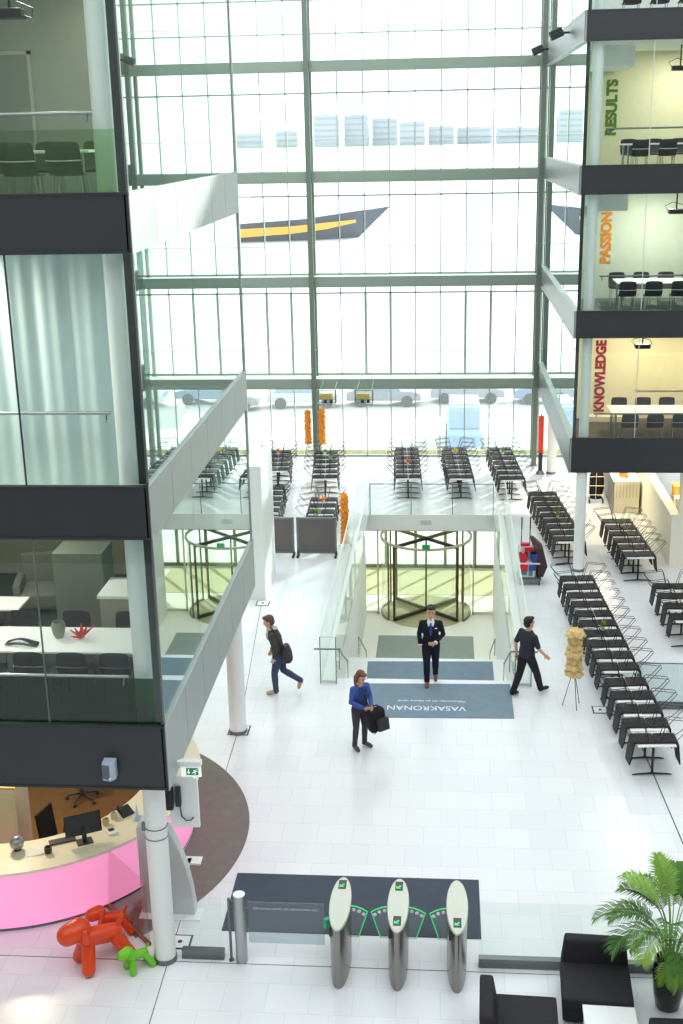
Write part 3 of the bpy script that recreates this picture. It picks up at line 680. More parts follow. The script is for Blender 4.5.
# ------------------------------------------------------------------ people
SKIN = M('skin', (214, 166, 138), .55, noise=.05, scale=20)
def ringz(c, rx, ry, n=22, rot=0):
    ca, sa = math.cos(rot), math.sin(rot); P = []
    for k in range(n):
        a = 2*PI*k/n; ex = abs(math.cos(a))**.8*math.copysign(1, math.cos(a)); ey = abs(math.sin(a))**.8*math.copysign(1, math.sin(a))
        x, y = rx*ex, ry*ey; P.append((c[0]+x*ca-y*sa, c[1]+x*sa+y*ca, c[2]))
    return P
def limb(b, pts, rs, n=14):
    b.tube(pts, rs, n)
    for p, r in zip(pts, rs): b.ell(p, (r, r, r), n, 8)
def lerp(a, c, t): return tuple(a[i]+(c[i]-a[i])*t for i in range(3))
def leg_pts(hip, knee, ank):
    return [hip, lerp(hip, knee, .5), knee, lerp(knee, ank, .3), lerp(knee, ank, .7), ank], [.088, .078, .056, .057, .046, .038]
def arm_pts(sh, el, wr):
    return [sh, lerp(sh, el, .5), el, lerp(el, wr, .35), wr], [.052, .046, .039, .038, .028]
def hand(b, wr, d, side_dir, curl=.5):
    d = Vector(d).normalized(); s_ = Vector(side_dir).normalized(); s_ = (s_-d*s_.dot(d)).normalized(); nrm = d.cross(s_)
    wr = Vector(wr); R3 = Matrix((s_, nrm, d)).transposed()
    b.ell(wr+d*.055, (.042, .018, .058), 12, 8, R3)
    for k, ln in enumerate((.072, .082, .078, .062)):
        base = wr+d*.095+s_*((k-1.5)*.021)
        d2 = (d*math.cos(curl)+nrm*math.sin(curl)); d3 = (d*math.cos(curl*2)+nrm*math.sin(curl*2))
        b.tube([base-d*.02, base+d*.01, base+d*.01+d2*ln*.5, base+d*.01+d2*ln*.5+d3*ln*.45], [.010, .010, .009, .0075], 8)
    tb = wr+d*.03-s_*.035
    b.tube([tb, tb+(d*.6-s_*.7).normalized()*.035, tb+(d*.6-s_*.7).normalized()*.035+(d*.9-s_*.2+nrm*.3).normalized()*.03], [.013, .011, .009], 8)
def person(label, loc, rz, P, sc=1.):
    t = thing('person', label, 'person', loc, rz); t.scale = (sc, sc, sc)
    sp = P['spine']            # pelvis, waist, chest, shoulder line, neck base : centres
    wid = P.get('wid', 1.); dep = P.get('dep', 1.); tw = P.get('twist', 0)
    torso = [(sp[0], .150, .105), (lerp(sp[0], sp[1], .5), .155, .108), (sp[1], .138, .098), (lerp(sp[1], sp[2], .5), .150, .104), (sp[2], .168, .112), (sp[3], .138, .088), (lerp(sp[3], sp[4], .6), .088, .066), (sp[4], .058, .056)]
    def torso_loft(b, inf, i0=0, i1=8, low=None):
        rr = [ringz(c, rx*wid+inf, ry*dep+inf, rot=tw*(i/7)) for i, (c, rx, ry) in enumerate(torso)][i0:i1]
        if low: rr = [ringz(low[0], low[1], low[2])]+rr
        b.loft(rr)
    hc = Vector(P['head']); HR = Matrix.Rotation(P.get('hyaw', 0), 3, 'Z') @ Matrix.Rotation(P.get('hpitch', 0), 3, 'X')
    hs = P.get('hs', 1.12); hp = lambda x, y, z: hc+HR @ Vector((x*hs, y*hs, z*hs))
    b = MB()
    torso_loft(b, 0)
    limb(b, [sp[4], lerp(sp[4], tuple(hp(0, .015, -.06)), .6), tuple(hp(0, .01, -.05))], [.056, .052, .052])
    b.ell(hp(0, .012, .025), (.076*hs, .096*hs, .098*hs), 20, 12, HR); b.ell(hp(0, -.022, -.045), (.058*hs, .068*hs, .078*hs), 18, 10, HR)
    b.ell(hp(0, -.062, -.095), (.028, .028, .024), 12, 8, HR)
    b.tube([hp(0, -.086, .012), hp(0, -.105, -.028), hp(0, -.088, -.038)], [.010, .016, .012], 8)
    for s_ in (-1, 1): b.ell(hp(s_*.077, .015, -.012), (.012, .022, .032), 10, 8, HR)
    for s_, k in ((-1, 'R'), (1, 'L')):
        sh, el, wr = P['arm'+k]; pts, rs = arm_pts(sh, el, wr); limb(b, pts, rs)
        hd = P.get('hand'+k) or ((Vector(wr)-Vector(el)), (0, -1, 0), .5)
        hand(b, wr, *hd)
        hip, knee, ank = P['leg'+k]; pts, rs = leg_pts(hip, knee, ank); limb(b, pts, rs)
        toe = Vector(P['toe'+k]); a = Vector(ank)
        b.tube([a+Vector((0, 0, -.02)), a.lerp(toe, .6), toe], [.036, .034, .024], 12)
    b.build('body', SKIN, t, remesh=.0075)
    # trousers
    b = MB(); torso_loft(b, P.get('tinf', .014), 0, 3, (tuple(Vector(sp[0])+Vector((0, 0, -.09))), .150*wid, .105))
    for k in 'RL':
        hip, knee, ank = P['leg'+k]; pts, rs = leg_pts(hip, knee, ank); q = P.get('baggy', .018); limb(b, pts, [r+q for r in rs[:-1]]+[rs[-1]+q+.008])
    b.build('trousers', P['m_trousers'], t, remesh=.014)
    # top
    b = MB(); inf = P.get('inf', .02); lo = P.get('hem')
    torso_loft(b, inf*(.8 if P.get('short') else 1), 1 if lo else 2, 8 if P.get('short') else 7, lo)
    for k in 'RL':
        sh, el, wr = P['arm'+k]
        if P.get('short'):
            e2 = lerp(sh, el, .8); limb(b, [lerp(sp[3], sh, .5), sh, e2], [.07, .068, .062])
        else: limb(b, [lerp(sp[3], sh, .5), sh, lerp(sh, el, .5), el, lerp(el, wr, .5), lerp(el, wr, .93)], [.072, .068, .060, .054, .048, .042])
    b.build(P.get('top_name', 'jacket'), P['m_top'], t, remesh=.013)
    for k in 'RL':
        a = Vector(P['leg'+k][2]); toe = Vector(P['toe'+k]); d = toe-a; d2 = d.normalized()
        b = MB(); b.tube([a-Vector((d.x, d.y, 0)).normalized()*.045+Vector((0, 0, -.025)), a+d*.25+Vector((0, 0, -.012)), a+d*.7, toe+d2*.02], [.044, .047, .046, .030], 12)
        b.ell(a, (.046, .046, .05), 12, 8)
        b.build('shoe', P['m_shoe'], t, remesh=.011)
    # hair
    b = MB(); b.ell(hp(0, .032, .050), (.087*hs, .096*hs, .090*hs), 18, 10, HR); b.ell(hp(0, .050, .0), (.080*hs, .072*hs, .090*hs), 16, 10, HR)
    b.ell(hp(0, -.045, .098), (.066*hs, .05*hs, .030*hs), 14, 8, HR)
    if P.get('longhair'):
        for s_ in (-1, 1): limb(b, [hp(s_*.062, .02, .05), hp(s_*.085, .02, -.05), hp(s_*.08, .02, -.15)], [.04, .042, .03], 12)
        limb(b, [hp(0, .08, .02), hp(0, .10, -.08), hp(0, .095, -.18)], [.06, .07, .05], 12)
    b.build('hair', P['m_hair'], t, remesh=.011)
    b = MB()
    for s_ in (-1, 1): b.ell(hp(s_*.031, -.080, .012), (.013, .008, .007), 10, 6, HR)
    b.build('eyes', BLACKG, t)
    b = MB()
    for s_ in (-1, 1): b.tube([hp(s_*.016, -.091, .030), hp(s_*.046, -.083, .031)], .005, 6)
    b.build('eyebrows', P['m_hair'], t)
    b = MB(); b.ell(hp(0, -.088, -.062), (.022, .008, .006), 12, 6, HR); b.build('lips', M('lips', (176, 104, 96), .5), t)
    return t, hp
DKHAIR = M('dark brown hair', (38, 30, 28), .7); BRHAIR = M('brown hair', (104, 70, 52), .7); AUBURN = M('auburn hair', (112, 66, 38), .6, noise=.25, scale=30)
NAVY = M('navy suit cloth', (34, 34, 48), .85, spec=.2, noise=.08); SHIRT = M('white shirt', (238, 240, 244), .7); TIE = M('blue tie', (42, 60, 150), .6)
# man in the suit, walking up out of the stairwell towards the viewer
P = dict(spine=[(0, 0, .95), (0, -.01, 1.10), (0, -.03, 1.30), (0, -.035, 1.42), (0, -.03, 1.50)], head=(0, -.055, 1.665), hpitch=.06,
         armR=[(-.19, -.03, 1.405), (-.25, .01, 1.14), (-.225, -.10, .92)], armL=[(.19, -.03, 1.405), (.265, .02, 1.14), (.10, -.20, 1.02)],
         handL=((-.9, -.25, -.1), (0, 0, 1), .7), handR=((.05, -.2, -1), (0, -1, 0), .6),
         legR=[(-.095, 0, .92), (-.085, -.16, .50), (-.08, -.13, .10)], toeR=(-.085, -.30, .035), legL=[(.095, 0, .92), (.10, -.02, .50), (.10, .20, .14)], toeL=(.105, .05, .035),
         hem=((0, -.01, .84), .185, .135), inf=.022, hs=1.18, m_top=NAVY, m_trousers=NAVY, m_shoe=M('brown leather', (122, 70, 44), .4), m_hair=DKHAIR, top_name='suit_jacket')
t, hp = person('person in navy suit, white shirt and blue tie walking up the stairs', (-.24, 24.38, 0), 0, P, 1.0)
b = MB(); b.loft([[(-.006, -.158, 1.18), (.006, -.158, 1.18), (.075, -.145, 1.46), (-.075, -.145, 1.46)], [(-.006, -.13, 1.18), (.006, -.13, 1.18), (.075, -.08, 1.485), (-.075, -.08, 1.485)]]); b.build('shirt_front', SHIRT, t)
b = MB(); b.prism_y([(-.022, 1.455), (.022, 1.455), (.016, 1.42), (.030, 1.24), (0, 1.19), (-.030, 1.24), (-.016, 1.42)], -.172, -.155); b.build('tie', TIE, t)
b = MB()
for s_ in (-1, 1): b.loft([[(s_*.062, -.05, 1.47), (s_*.012, -.12, 1.455), (s_*.05, -.125, 1.44)], [(s_*.05, -.05, 1.535), (s_*.01, -.115, 1.50), (s_*.045, -.12, 1.49)]])
b.build('shirt_collar', SHIRT, t)
for k in 'RL':
    el, wr = P['arm'+k][1:]; b = MB(); b.tube([lerp(el, wr, .9), lerp(el, wr, 1.02)], [.043, .042], 12); b.build('shirt_cuff', SHIRT, t, True)
b = MB(); b.prism_y([(.085, 1.325), (.135, 1.335), (.135, 1.35), (.085, 1.342)], -.163, -.150); b.build('pocket_square', SHIRT, t)
# man walking left with shoulder bag
DKJ = M('charcoal brown jacket', (74, 70, 68), .85, spec=.2, noise=.12); JEAN = M('blue jeans', (66, 76, 104), .85, spec=.2, noise=.12); SCARF = M('pale grey scarf', (196, 196, 184), .9)
P = dict(spine=[(0, .03, .95), (0, .0, 1.10), (0, -.05, 1.30), (0, -.075, 1.41), (0, -.10, 1.49)], head=(0, -.17, 1.645), hpitch=.30,
         armR=[(-.19, -.07, 1.41), (-.245, -.06, 1.14), (-.225, -.16, .91)], armL=[(.19, -.07, 1.41), (.235, .02, 1.14), (.20, -.06, .90)],
         legR=[(-.09, .03, .92), (-.09, .10, .50), (-.09, .46, .27)], toeR=(-.09, .42, .09), legL=[(.09, .03, .92), (.09, -.07, .50), (.09, -.05, .09)], toeL=(.09, -.24, .035),
         hem=((0, .02, .86), .175, .13), inf=.03, m_top=DKJ, m_trousers=JEAN, m_shoe=M('tan shoe', (176, 156, 126), .7), m_hair=BRHAIR)
t, hp = person('person in dark jacket and jeans walking left with a shoulder bag', (-3.47, 23.75, 0), -PI/2, P, .995)
b = MB(); b.tube([Vector((.085*math.cos(a), -.10+.085*math.sin(a), 1.50+.02*math.cos(a))) for a in [k*2*PI/16 for k in range(16)]], .034, 10, True); b.tube([(.04, -.17, 1.47), (.06, -.20, 1.36), (.06, -.19, 1.26)], [.035, .035, .02], 8); b.build('scarf', SCARF, t, True)
bag = thing('shoulder_bag', 'dark brown shoulder bag on the back of the person walking left', 'bag', (-3.25, 23.62, 1.01), -PI/2)
b = MB(); b.loft([ringz((0, 0, -.20), .15, .10), ringz((0, 0, -.16), .19, .12), ringz((0, -.01, .0), .18, .11), ringz((0, -.02, .14), .13, .07), ringz((0, -.02, .17), .10, .04)]); b.build('pouch', M('dark brown bag', (56, 46, 50), .7), bag, True)
b = MB(); b.tube([(.13, -.02, .12), (.12, -.10, .27), (.06, -.22, .44), (-.03, -.33, .54), (-.10, -.42, .46)], .016, 8); b.build('strap', M('bag strap', (60, 54, 56), .7), bag, True)
# woman standing with backpack in hand
BLUEJ = M('blue jacket', (74, 92, 170), .8, spec=.2, noise=.10); BLUEP = M('patterned navy front', (34, 58, 108), .8, noise=.5, scale=18); GREYT = M('dark grey trousers', (70, 66, 74), .85, spec=.2, noise=.1)
P = dict(spine=[(0, 0, .95), (0, 0, 1.09), (0, -.02, 1.28), (0, -.03, 1.40), (0, -.04, 1.47)], head=(0, -.085, 1.635), hpitch=.38, hyaw=.1, wid=.90, dep=.95, longhair=True,
         armR=[(-.17, -.03, 1.39), (-.235, -.05, 1.13), (-.05, -.26, 1.02)], armL=[(.17, -.03, 1.39), (.225, -.07, 1.14), (.10, -.30, 1.05)],
         handR=((.8, -.5, -.1), (0, 0, 1), .8), handL=((-.3, -.9, -.2), (0, 0, 1), .8),
         legR=[(-.088, 0, .92), (-.10, -.02, .50), (-.12, .02, .09)], toeR=(-.13, -.15, .035), legL=[(.088, 0, .92), (.11, -.03, .50), (.13, .02, .09)], toeL=(.20, -.14, .035),
         hem=((0, 0, .93), .155, .115), inf=.018, baggy=.010, m_top=BLUEJ, m_trousers=GREYT, m_shoe=M('dark trainer', (70, 70, 74), .6, noise=.2), m_hair=AUBURN)
t, hp = person('person with auburn hair in a blue jacket looking into a black bag', (-1.58, 21.38, 0), math.radians(38), P, .93)
b = MB(); b.loft([[(-.10, -.125, 1.0), (.10, -.125, 1.0), (.08, -.10, 1.0), (-.08, -.10, 1.0)], [(-.12, -.160, 1.25), (.12, -.160, 1.25), (.1, -.12, 1.25), (-.1, -.12, 1.25)], [(-.09, -.145, 1.42), (.09, -.145, 1.42), (.08, -.1, 1.42), (-.08, -.1, 1.42)]]); b.build('jacket_front', BLUEP, t, True)
bag = thing('backpack', 'black backpack held open by the person in the blue jacket', 'bag', (-1.245, 21.19, .71), math.radians(30))
b = MB(); b.obox((0, 0, 0), (.34, .20, .46), ry=-.12); b.build('main_compartment', BLACK, bag, True, .06, seg=3)
b = MB(); b.obox((.08, -.13, -.06), (.24, .10, .26), ry=-.12); b.build('front_pocket', M('backpack pocket', (44, 42, 52), .7), bag, True, .035, seg=3)
b = MB(); b.tube([(-.08, 0, .21), (-.06, 0, .30), (.02, 0, .30), (.04, 0, .2)], .014, 8); b.build('handle', BLACK, bag, True)
b = MB(); b.tube([(-.10, .08, .2), (-.16, .06, .36), (-.2, .1, .5)], .014, 8); b.tube([(.02, .08, -.22), (.04, .08, -.32), (.0, .1, -.36)], .01, 6); b.build('strap', BLACK, bag, True)
# man in dark T-shirt walking away to the right
TSH = M('dark grey t-shirt', (52, 54, 64), .85, spec=.2, noise=.08); TRO = M('charcoal trousers', (42, 40, 46), .85, spec=.2, noise=.1)
P = dict(spine=[(0, 0, .95), (0, -.005, 1.11), (0, -.02, 1.31), (0, -.03, 1.42), (0, -.03, 1.50)], head=(0, -.05, 1.66), hyaw=-.1, hpitch=.05, wid=1.10, dep=1.12,
         armR=[(-.215, -.02, 1.41), (-.27, -.09, 1.14), (-.27, -.27, .96)], armL=[(.215, -.02, 1.41), (.265, .09, 1.15), (.255, .07, .90)],
         legR=[(-.10, 0, .92), (-.10, -.20, .51), (-.10, -.33, .10)], toeR=(-.11, -.53, .075), legL=[(.10, 0, .92), (.10, .10, .50), (.10, .28, .10)], toeL=(.13, .12, .035),
         hem=((0, .0, .90), .19, .145), inf=.022, short=True, baggy=.024, m_top=TSH, m_trousers=TRO, m_shoe=M('black shoe', (34, 34, 38), .5), m_hair=DKHAIR, top_name='t_shirt')
person('person in dark t-shirt and trousers walking away to the right', (1.77, 23.88, 0), math.radians(127), P, .975)
# ------------------------------------------------------------------ toy dogs
def puppy(name, label, loc, rz, L, mt_):
    t = thing(name, label, 'toy dog', loc, rz); t.scale = (L, L, L)     # unit body length 1, faces +X
    def cap(p, q, r0, r1, n=16):
        p, q = Vector(p), Vector(q); d = (q-p).normalized(); pts = []; rs = []
        for k in range(5):
            a = PI/2*k/4; pts.append(p-d*r0*math.cos(a)); rs.append(max(r0*math.sin(a), .002))
        for k in range(5):
            a = PI/2*(1-k/4); pts.append(q+d*r1*math.cos(a)); rs.append(max(r1*math.sin(a), .002))
        b = MB(); b.tube(pts, rs, n); return b
    cap((-.34, 0, .66), (.28, 0, .78), .205, .215).build('body', mt_, t, True)
    cap((.42, 0, 1.03), (.68, 0, .98), .255, .24, 20).build('head', mt_, t, True)
    cap((.27, 0, .80), (.42, 0, .98), .15, .16).build('neck', mt_, t, True)
    for s_ in (-1, 1):
        cap((.26, s_*.07, .72), (.38, s_*.29, .15), .15, .15).build('leg', mt_, t, True)
        cap((-.32, s_*.06, .64), (-.60, s_*.27, .15), .15, .15).build('leg', mt_, t, True)
        cap((.38, s_*.25, 1.08), (.36, s_*.29, .88), .075, .085).build('ear', mt_, t, True)
    cap((-.42, 0, .76), (-.56, 0, 1.02), .055, .05).build('tail', mt_, t, True)
puppy('toy_dog', 'largest orange red plastic toy dog in front of the pink desk', (-4.90, 14.72, 0), math.radians(216), .655, RED)
puppy('toy_dog', 'smaller orange red plastic toy dog behind the large red one', (-4.90, 15.38, 0), math.radians(206), .42, RED)
puppy('toy_dog', 'small lime green plastic toy dog beside the column foot', (-4.33, 14.62, 0), math.radians(222), .33, LIME)

# ------------------------------------------------------------------ lounge corner
SOFA = M('black upholstery', (46, 44, 48), .8, spec=.25, noise=.12, scale=30)
def sofa(loc, rz, label, w=.93, d=.95):
    t = thing('lounge_chair', label, 'armchair', loc, rz)     # back at +Y, seat front at -Y
    b = MB(); b.box(-w/2, w/2, -d/2, d/2-.16, .24, .43); b.build('seat_cushion', SOFA, t, True, .045, seg=3)
    b = MB(); b.box(-w/2+.01, w/2-.01, -d/2+.02, d/2-.05, .06, .25); b.build('seat_base', SOFA, t, True, .03)
    b = MB(); b.loft([[(x, y, z) for x, y in ((-w/2+s, y0), (w/2-s, y0), (w/2-s, y0+th_), (-w/2+s, y0+th_))] for z, y0, th_, s in ((.12, d/2-.20, .20, .0), (.44, d/2-.19, .20, .01), (.58, d/2-.17, .20, .03), (.76, d/2-.14, .18, .05))])
    b.build('backrest', SOFA, t, True, .05, seg=3)
    b = MB(); b.box(-w/2+.08, w/2-.08, -d/2+.1, d/2-.1, 0, .06); b.build('plinth', BLACKW, t)
sofa((2.10, 14.22, 0), math.radians(-3), 'black lounge chair facing the white table, in front of the glass barrier')
sofa((1.03, 13.36, 0), math.radians(88), 'black lounge chair turned sideways at the left of the white table', .95, .98)
sofa((3.16, 13.02, 0), math.radians(-90), 'black lounge chair cut by the bottom right corner, below the palm pot', .95, .95)
t = thing('coffee_table', 'low white square coffee table in front of the black lounge chair', 'table', (2.19, 13.34, 0), math.radians(-2))
b = MB(); b.box(-.34, .34, -.36, .36, .37, .40); b.build('tabletop', WHITE_G, t, bevel=.006)
for sx in (-1, 1):
    for s2 in (-1, 1):
        b = MB(); b.box(sx*.30-.02, sx*.30+.02, s2*.32-.02, s2*.32+.02, 0, .37); b.build('leg', WHITE, t)
# palm
PALM = M('palm green', (74, 120, 46), .5, noise=.3, scale=6); PALM2 = M('palm light green', (134, 176, 70), .5, noise=.25, scale=6); PALMS = M('palm stem', (120, 150, 70), .6)
t = thing('potted_palm', 'green feathery palm in a tall glossy black pot', 'plant', (3.07, 14.24, 0))
b = MB(); b.lathe([(.135, 0), (.16, .02), (.20, .25), (.225, .5), (.225, .64), (.205, .74), (.19, .74), (.19, .66), (.001, .66)], 0, 0, 40); b.build('pot', BLACKG, t, True)
b = MB(); b.cyl(0, 0, .64, .67, .185, 24); b.build('soil', M('soil', (60, 48, 38), .95, noise=.3, scale=30), t)
def frond(az, L, rise, droop, h0, nl=32, lw=.34, mt_=PALM):
    b = MB(); pts = []
    d = Vector((math.cos(az), math.sin(az), 0)); p = Vector((d.x*.03, d.y*.03, .62)); el = rise
    pts.append(p.copy()); n = 18; tot = h0+L
    for k in range(n):
        s_ = (k+1)/n; el = rise-droop*max(0, s_*tot-h0*.6)**1.3/ max(L, .1)
        p = p+(d*math.cos(el)+Vector((0, 0, math.sin(el))))*tot/n; pts.append(p.copy())
    b.tube(pts, [.011-.008*k/n for k in range(n+1)], 6)
    b.m(1)
    side = Vector((-d.y, d.x, 0))
    for k in range(nl):
        u = k/(nl-1); sd = (h0+u*L*.985)/tot*n; i = min(int(sd), n-1); f_ = sd-i
        q = pts[i].lerp(pts[i+1], f_); tg = (pts[i+1]-pts[i]).normalized(); nrm = side.cross(tg)
        if nrm.z < 0: nrm = -nrm
        ll = lw*(math.sin(PI*(.16+.80*u))**.7)
        for s_ in (-1, 1):
            dr = (tg*(.55+.4*u)+side*s_*(1-.45*u)+nrm*.25).normalized(); jit = random.uniform(.88, 1.1)
            e = q+dr*ll*jit*.55+nrm*.01; e2 = q+dr*ll*jit-Vector((0, 0, ll*.28)); w_ = dr.cross(nrm).normalized()*.0085
            b.add([q-w_*.5, q+w_*.5, e+w_, e-w_, e2, q+nrm*.004, e+nrm*.006], [(0, 1, 2, 3), (3, 2, 4), (0, 3, 6, 5), (5, 6, 2, 1), (3, 4, 6), (6, 4, 2)])
    b.build('frond', [PALMS, mt_], t, False)
for az, L, rise, droop, h0, mt_ in ((178, .82, 1.28, 1.5, .72, PALM), (200, .72, 1.25, 1.9, .66, PALM), (150, .66, 1.30, 1.9, .70, PALM2), (120, .62, 1.42, 1.2, .80, PALM), (95, .66, 1.48, .9, .85, PALM2), (60, .66, 1.40, 1.3, .85, PALM), (30, .74, 1.25, 2.0, .7, PALM), (0, .78, 1.2, 2.2, .65, PALM2), (330, .72, 1.15, 2.5, .6, PALM), (300, .66, 1.3, 1.6, .70, PALM2), (265, .62, 1.3, 1.7, .70, PALM), (235, .66, 1.3, 1.6, .74, PALM2), (250, .34, .95, 3.2, .12, PALM2), (160, .50, 1.46, 1.0, .95, PALM), (80, .5, 1.50, .8, 1.0, PALM), (280, .36, .8, 3.2, .14, PALM2), (190, .62, 1.36, 1.3, .82, PALM), (140, .58, 1.42, 1.0, .92, PALM2), (220, .60, 1.34, 1.5, .78, PALM), (40, .6, 1.44, .9, .95, PALM), (310, .62, 1.38, 1.2, .84, PALM), (350, .62, 1.36, 1.3, .86, PALM2), (110, .56, 1.5, .5, 1.0, PALM2), (255, .55, 1.42, 1.0, .84, PALM), (170, .46, 1.5, .7, 1.02, PALM2)):
    frond(math.radians(az), L, rise, droop, h0, mt_=mt_, lw=.32 if L > .4 else .20)

# ------------------------------------------------------------------ cafe tables with upturned chairs
def make_chair():
    t = thing('stacking_chair', 'x', 'chair')
    b = MB(); rings = []
    for x, z in ((.008, .016), (.10, .020), (.30, .022), (.375, .018)):
        rings.append([(x, -.185, z-.012), (x, .185, z-.012), (x, .192, z), (x, .185, z+.014), (x, -.185, z+.014), (x, -.192, z)])
    b.loft(rings); b.build('seat', CHAIRB, t, True)
    b = MB(); rings = []
    for x, z, w in ((.378, .03, .185), (.405, -.02, .19), (.420, -.15, .195), (.438, -.30, .19), (.462, -.44, .155)):
        rings.append([(x-.010, -w, z), (x-.010, w, z), (x+.012, w, z+.004), (x+.012, -w, z+.004)])
    b.loft(rings); b.build('backrest', CHAIRB, t, True)
    b = MB()
    for s_ in (-1, 1):
        b.tube([(.12, s_*.10, .03), (.17, s_*.06, .24), (.215, s_*.06, .405), (.24, s_*.06, .425), (.66, s_*.06, .375), (.685, s_*.06, .35), (.55, s_*.06, .18), (.40, s_*.10, .03)], .0068, 6)
    b.tube([(.12, -.185, .032), (.12, .185, .032)], .005, 6); b.tube([(.40, -.185, .032), (.40, .185, .032)], .005, 6)
    b.tube([(.45, -.06, .40), (.45, .06, .40)], .0045, 6)
    b.build('wire_frame', WIRE, t, True)
    return t
def make_table():
    t = thing('cafe_table', 'x', 'table')
    b = MB(); b.box(-.35, .35, -.268, .268, .708, .735); b.build('tabletop', WHITE_G, t, bevel=.004)
    b = MB(); b.cyl(0, 0, .03, .708, .026, 12); b.obox((0, 0, .70), (.3, .3, .014)); b.build('pedestal', BLACKW, t, True)
    for a, L in ((0, .36),):
        b = MB(); c, s_ = math.cos(a), math.sin(a)
        b.tube([(-L*c, -L*s_, .014), (-L*.8*c, -L*.8*s_, .024), (0, 0, .04), (L*.8*c, L*.8*s_, .024), (L*c, L*s_, .014)], [.012, .016, .022, .016, .012], 8); b.build('foot', BLACKW, t, True)
    return t
chair0, table0 = make_chair(), make_table(); used = [False, False]
def put(proto, k, loc, rz, label, group):
    if not used[k]:
        used[k] = True; proto.location = loc; proto.rotation_euler = (0, 0, rz); proto['label'] = label; proto['group'] = group; return proto
    return dup(proto, loc, rz, label, group)
def row(name, x0, y0, x1, y1, n, skip=()):
    """units from the near end (x0,y0) to the far end (x1,y1)"""
    rz = -math.atan2(x1-x0, y1-y0)
    for i in range(n):
        u = i/(n-1); x, y = x0+(x1-x0)*u, y0+(y1-y0)*u
        put(table0, 1, (x, y, 0), rz, '%s white cafe table from the near end, %s' % (ORD[i], name), 'white cafe tables')
        for s_, sd in ((0, 'right'), (1, 'left')):
            if (i, s_) in skip: continue
            jx = random.uniform(-.003, .003)
            put(chair0, 0, (x+jx, y+random.uniform(-.012, .012), .737), rz+(PI if s_ else 0)+random.uniform(-.012, .012), 'upturned black chair, %s side of %s table from front, %s' % (sd, ORD[i], name), 'black chairs hung upside down on the cafe tables')
row('row beside the glass partition', 3.865, 20.56, 3.705, 22.96, 5)
row('row behind the tan stand', 3.655, 23.72, 3.345, 28.96, 10)
row('row left of white column', 3.44, 32.08, 3.065, 36.45, 9)
row('row along the servery wall', 5.12, 30.85, 4.945, 33.70, 6)
row('row at the right edge', 5.60, 26.52, 5.54, 28.47, 4)
row('row by the red banner', 2.215, 38.25, 1.985, 42.0, 7)
row('right row beyond the stairwell', .59, 38.4, .405, 42.0, 7)
row('left row beyond the stairwell', -1.12, 38.4, -1.27, 42.0, 7)
row('row behind the dark boards', -3.58, 33.87, -3.62, 35.74, 4)
row('window row between orange stands', -3.83, 38.34, -4.08, 41.52, 6)
row('near row by wall pillar', -5.25, 34.6, -5.40, 37.0, 5)
row('window row by wall pillar', -5.52, 39.3, -5.75, 41.6, 5)
row('window row behind left block', -8.9, 35.0, -9.3, 40.2, 8)
t = None
LEAF = M('small leaf green', (120, 164, 40), .5, noise=.3, scale=30)
for k, (x, y, f, lb) in enumerate(((3.55, 25.6, (190, 200, 60), 'small leafy green pot plant on the long row behind the tan stand'), (3.27, 33.9, (200, 200, 60), 'small yellow green pot plant on the row left of the column'), (4.97, 33.1, (150, 170, 70), 'small pot plant on the row along the servery wall'),
        (2.04, 41.2, (190, 200, 80), 'small yellow green plant on the row by the red banner'), (.43, 41.3, (230, 220, 40), 'bright yellow flower pot on the right row beyond the stairwell'), (-1.17, 39.8, (226, 120, 40), 'small orange flower pot on the left row beyond the stairwell'),
        (-3.60, 35.35, (240, 150, 30), 'orange flower pot on the row behind the dark boards'), (-3.66, 34.0, (170, 190, 60), 'green plant at the near end of the row behind the boards'), (-4.10, 41.2, (230, 200, 80), 'yellow flower pot on the window row between orange stands'), (-3.85, 40.6, (110, 190, 60), 'fresh green plant on the window row between orange stands'), (-5.74, 41.3, (240, 160, 50), 'orange flower pot on the window row by wall pillar'))):
    t = thing('potted_plant', lb, 'plant', (x, y, .775)); r0 = random.Random(k)
    b = MB(); b.lathe([(.035, 0), (.05, .08), (.044, .08), (.03, .02), (.001, .02)], 0, 0, 14); b.build('pot', WHITE_G, t, True)
    b = MB()
    for j in range(26):
        a = r0.uniform(0, 2*PI); e = r0.uniform(.3, 1.4); L = r0.uniform(.10, .20); d = Vector((math.cos(a)*math.cos(e), math.sin(a)*math.cos(e), math.sin(e))); s_ = Vector((-math.sin(a), math.cos(a), 0))*.026
        p = Vector((0, 0, .07)); q = p+d*L*.6; e2 = p+d*L-Vector((0, 0, .02)); up_ = s_.cross(d).normalized()*.004
        b.add([p, q+s_, e2, q-s_, q+up_], [(0, 1, 4), (1, 2, 4), (2, 3, 4), (3, 0, 4), (0, 3, 2, 1)])
    b.build('leaves', LEAF if k not in (4, 5, 6, 10) else M('bloom %d' % k, f, .6), t)

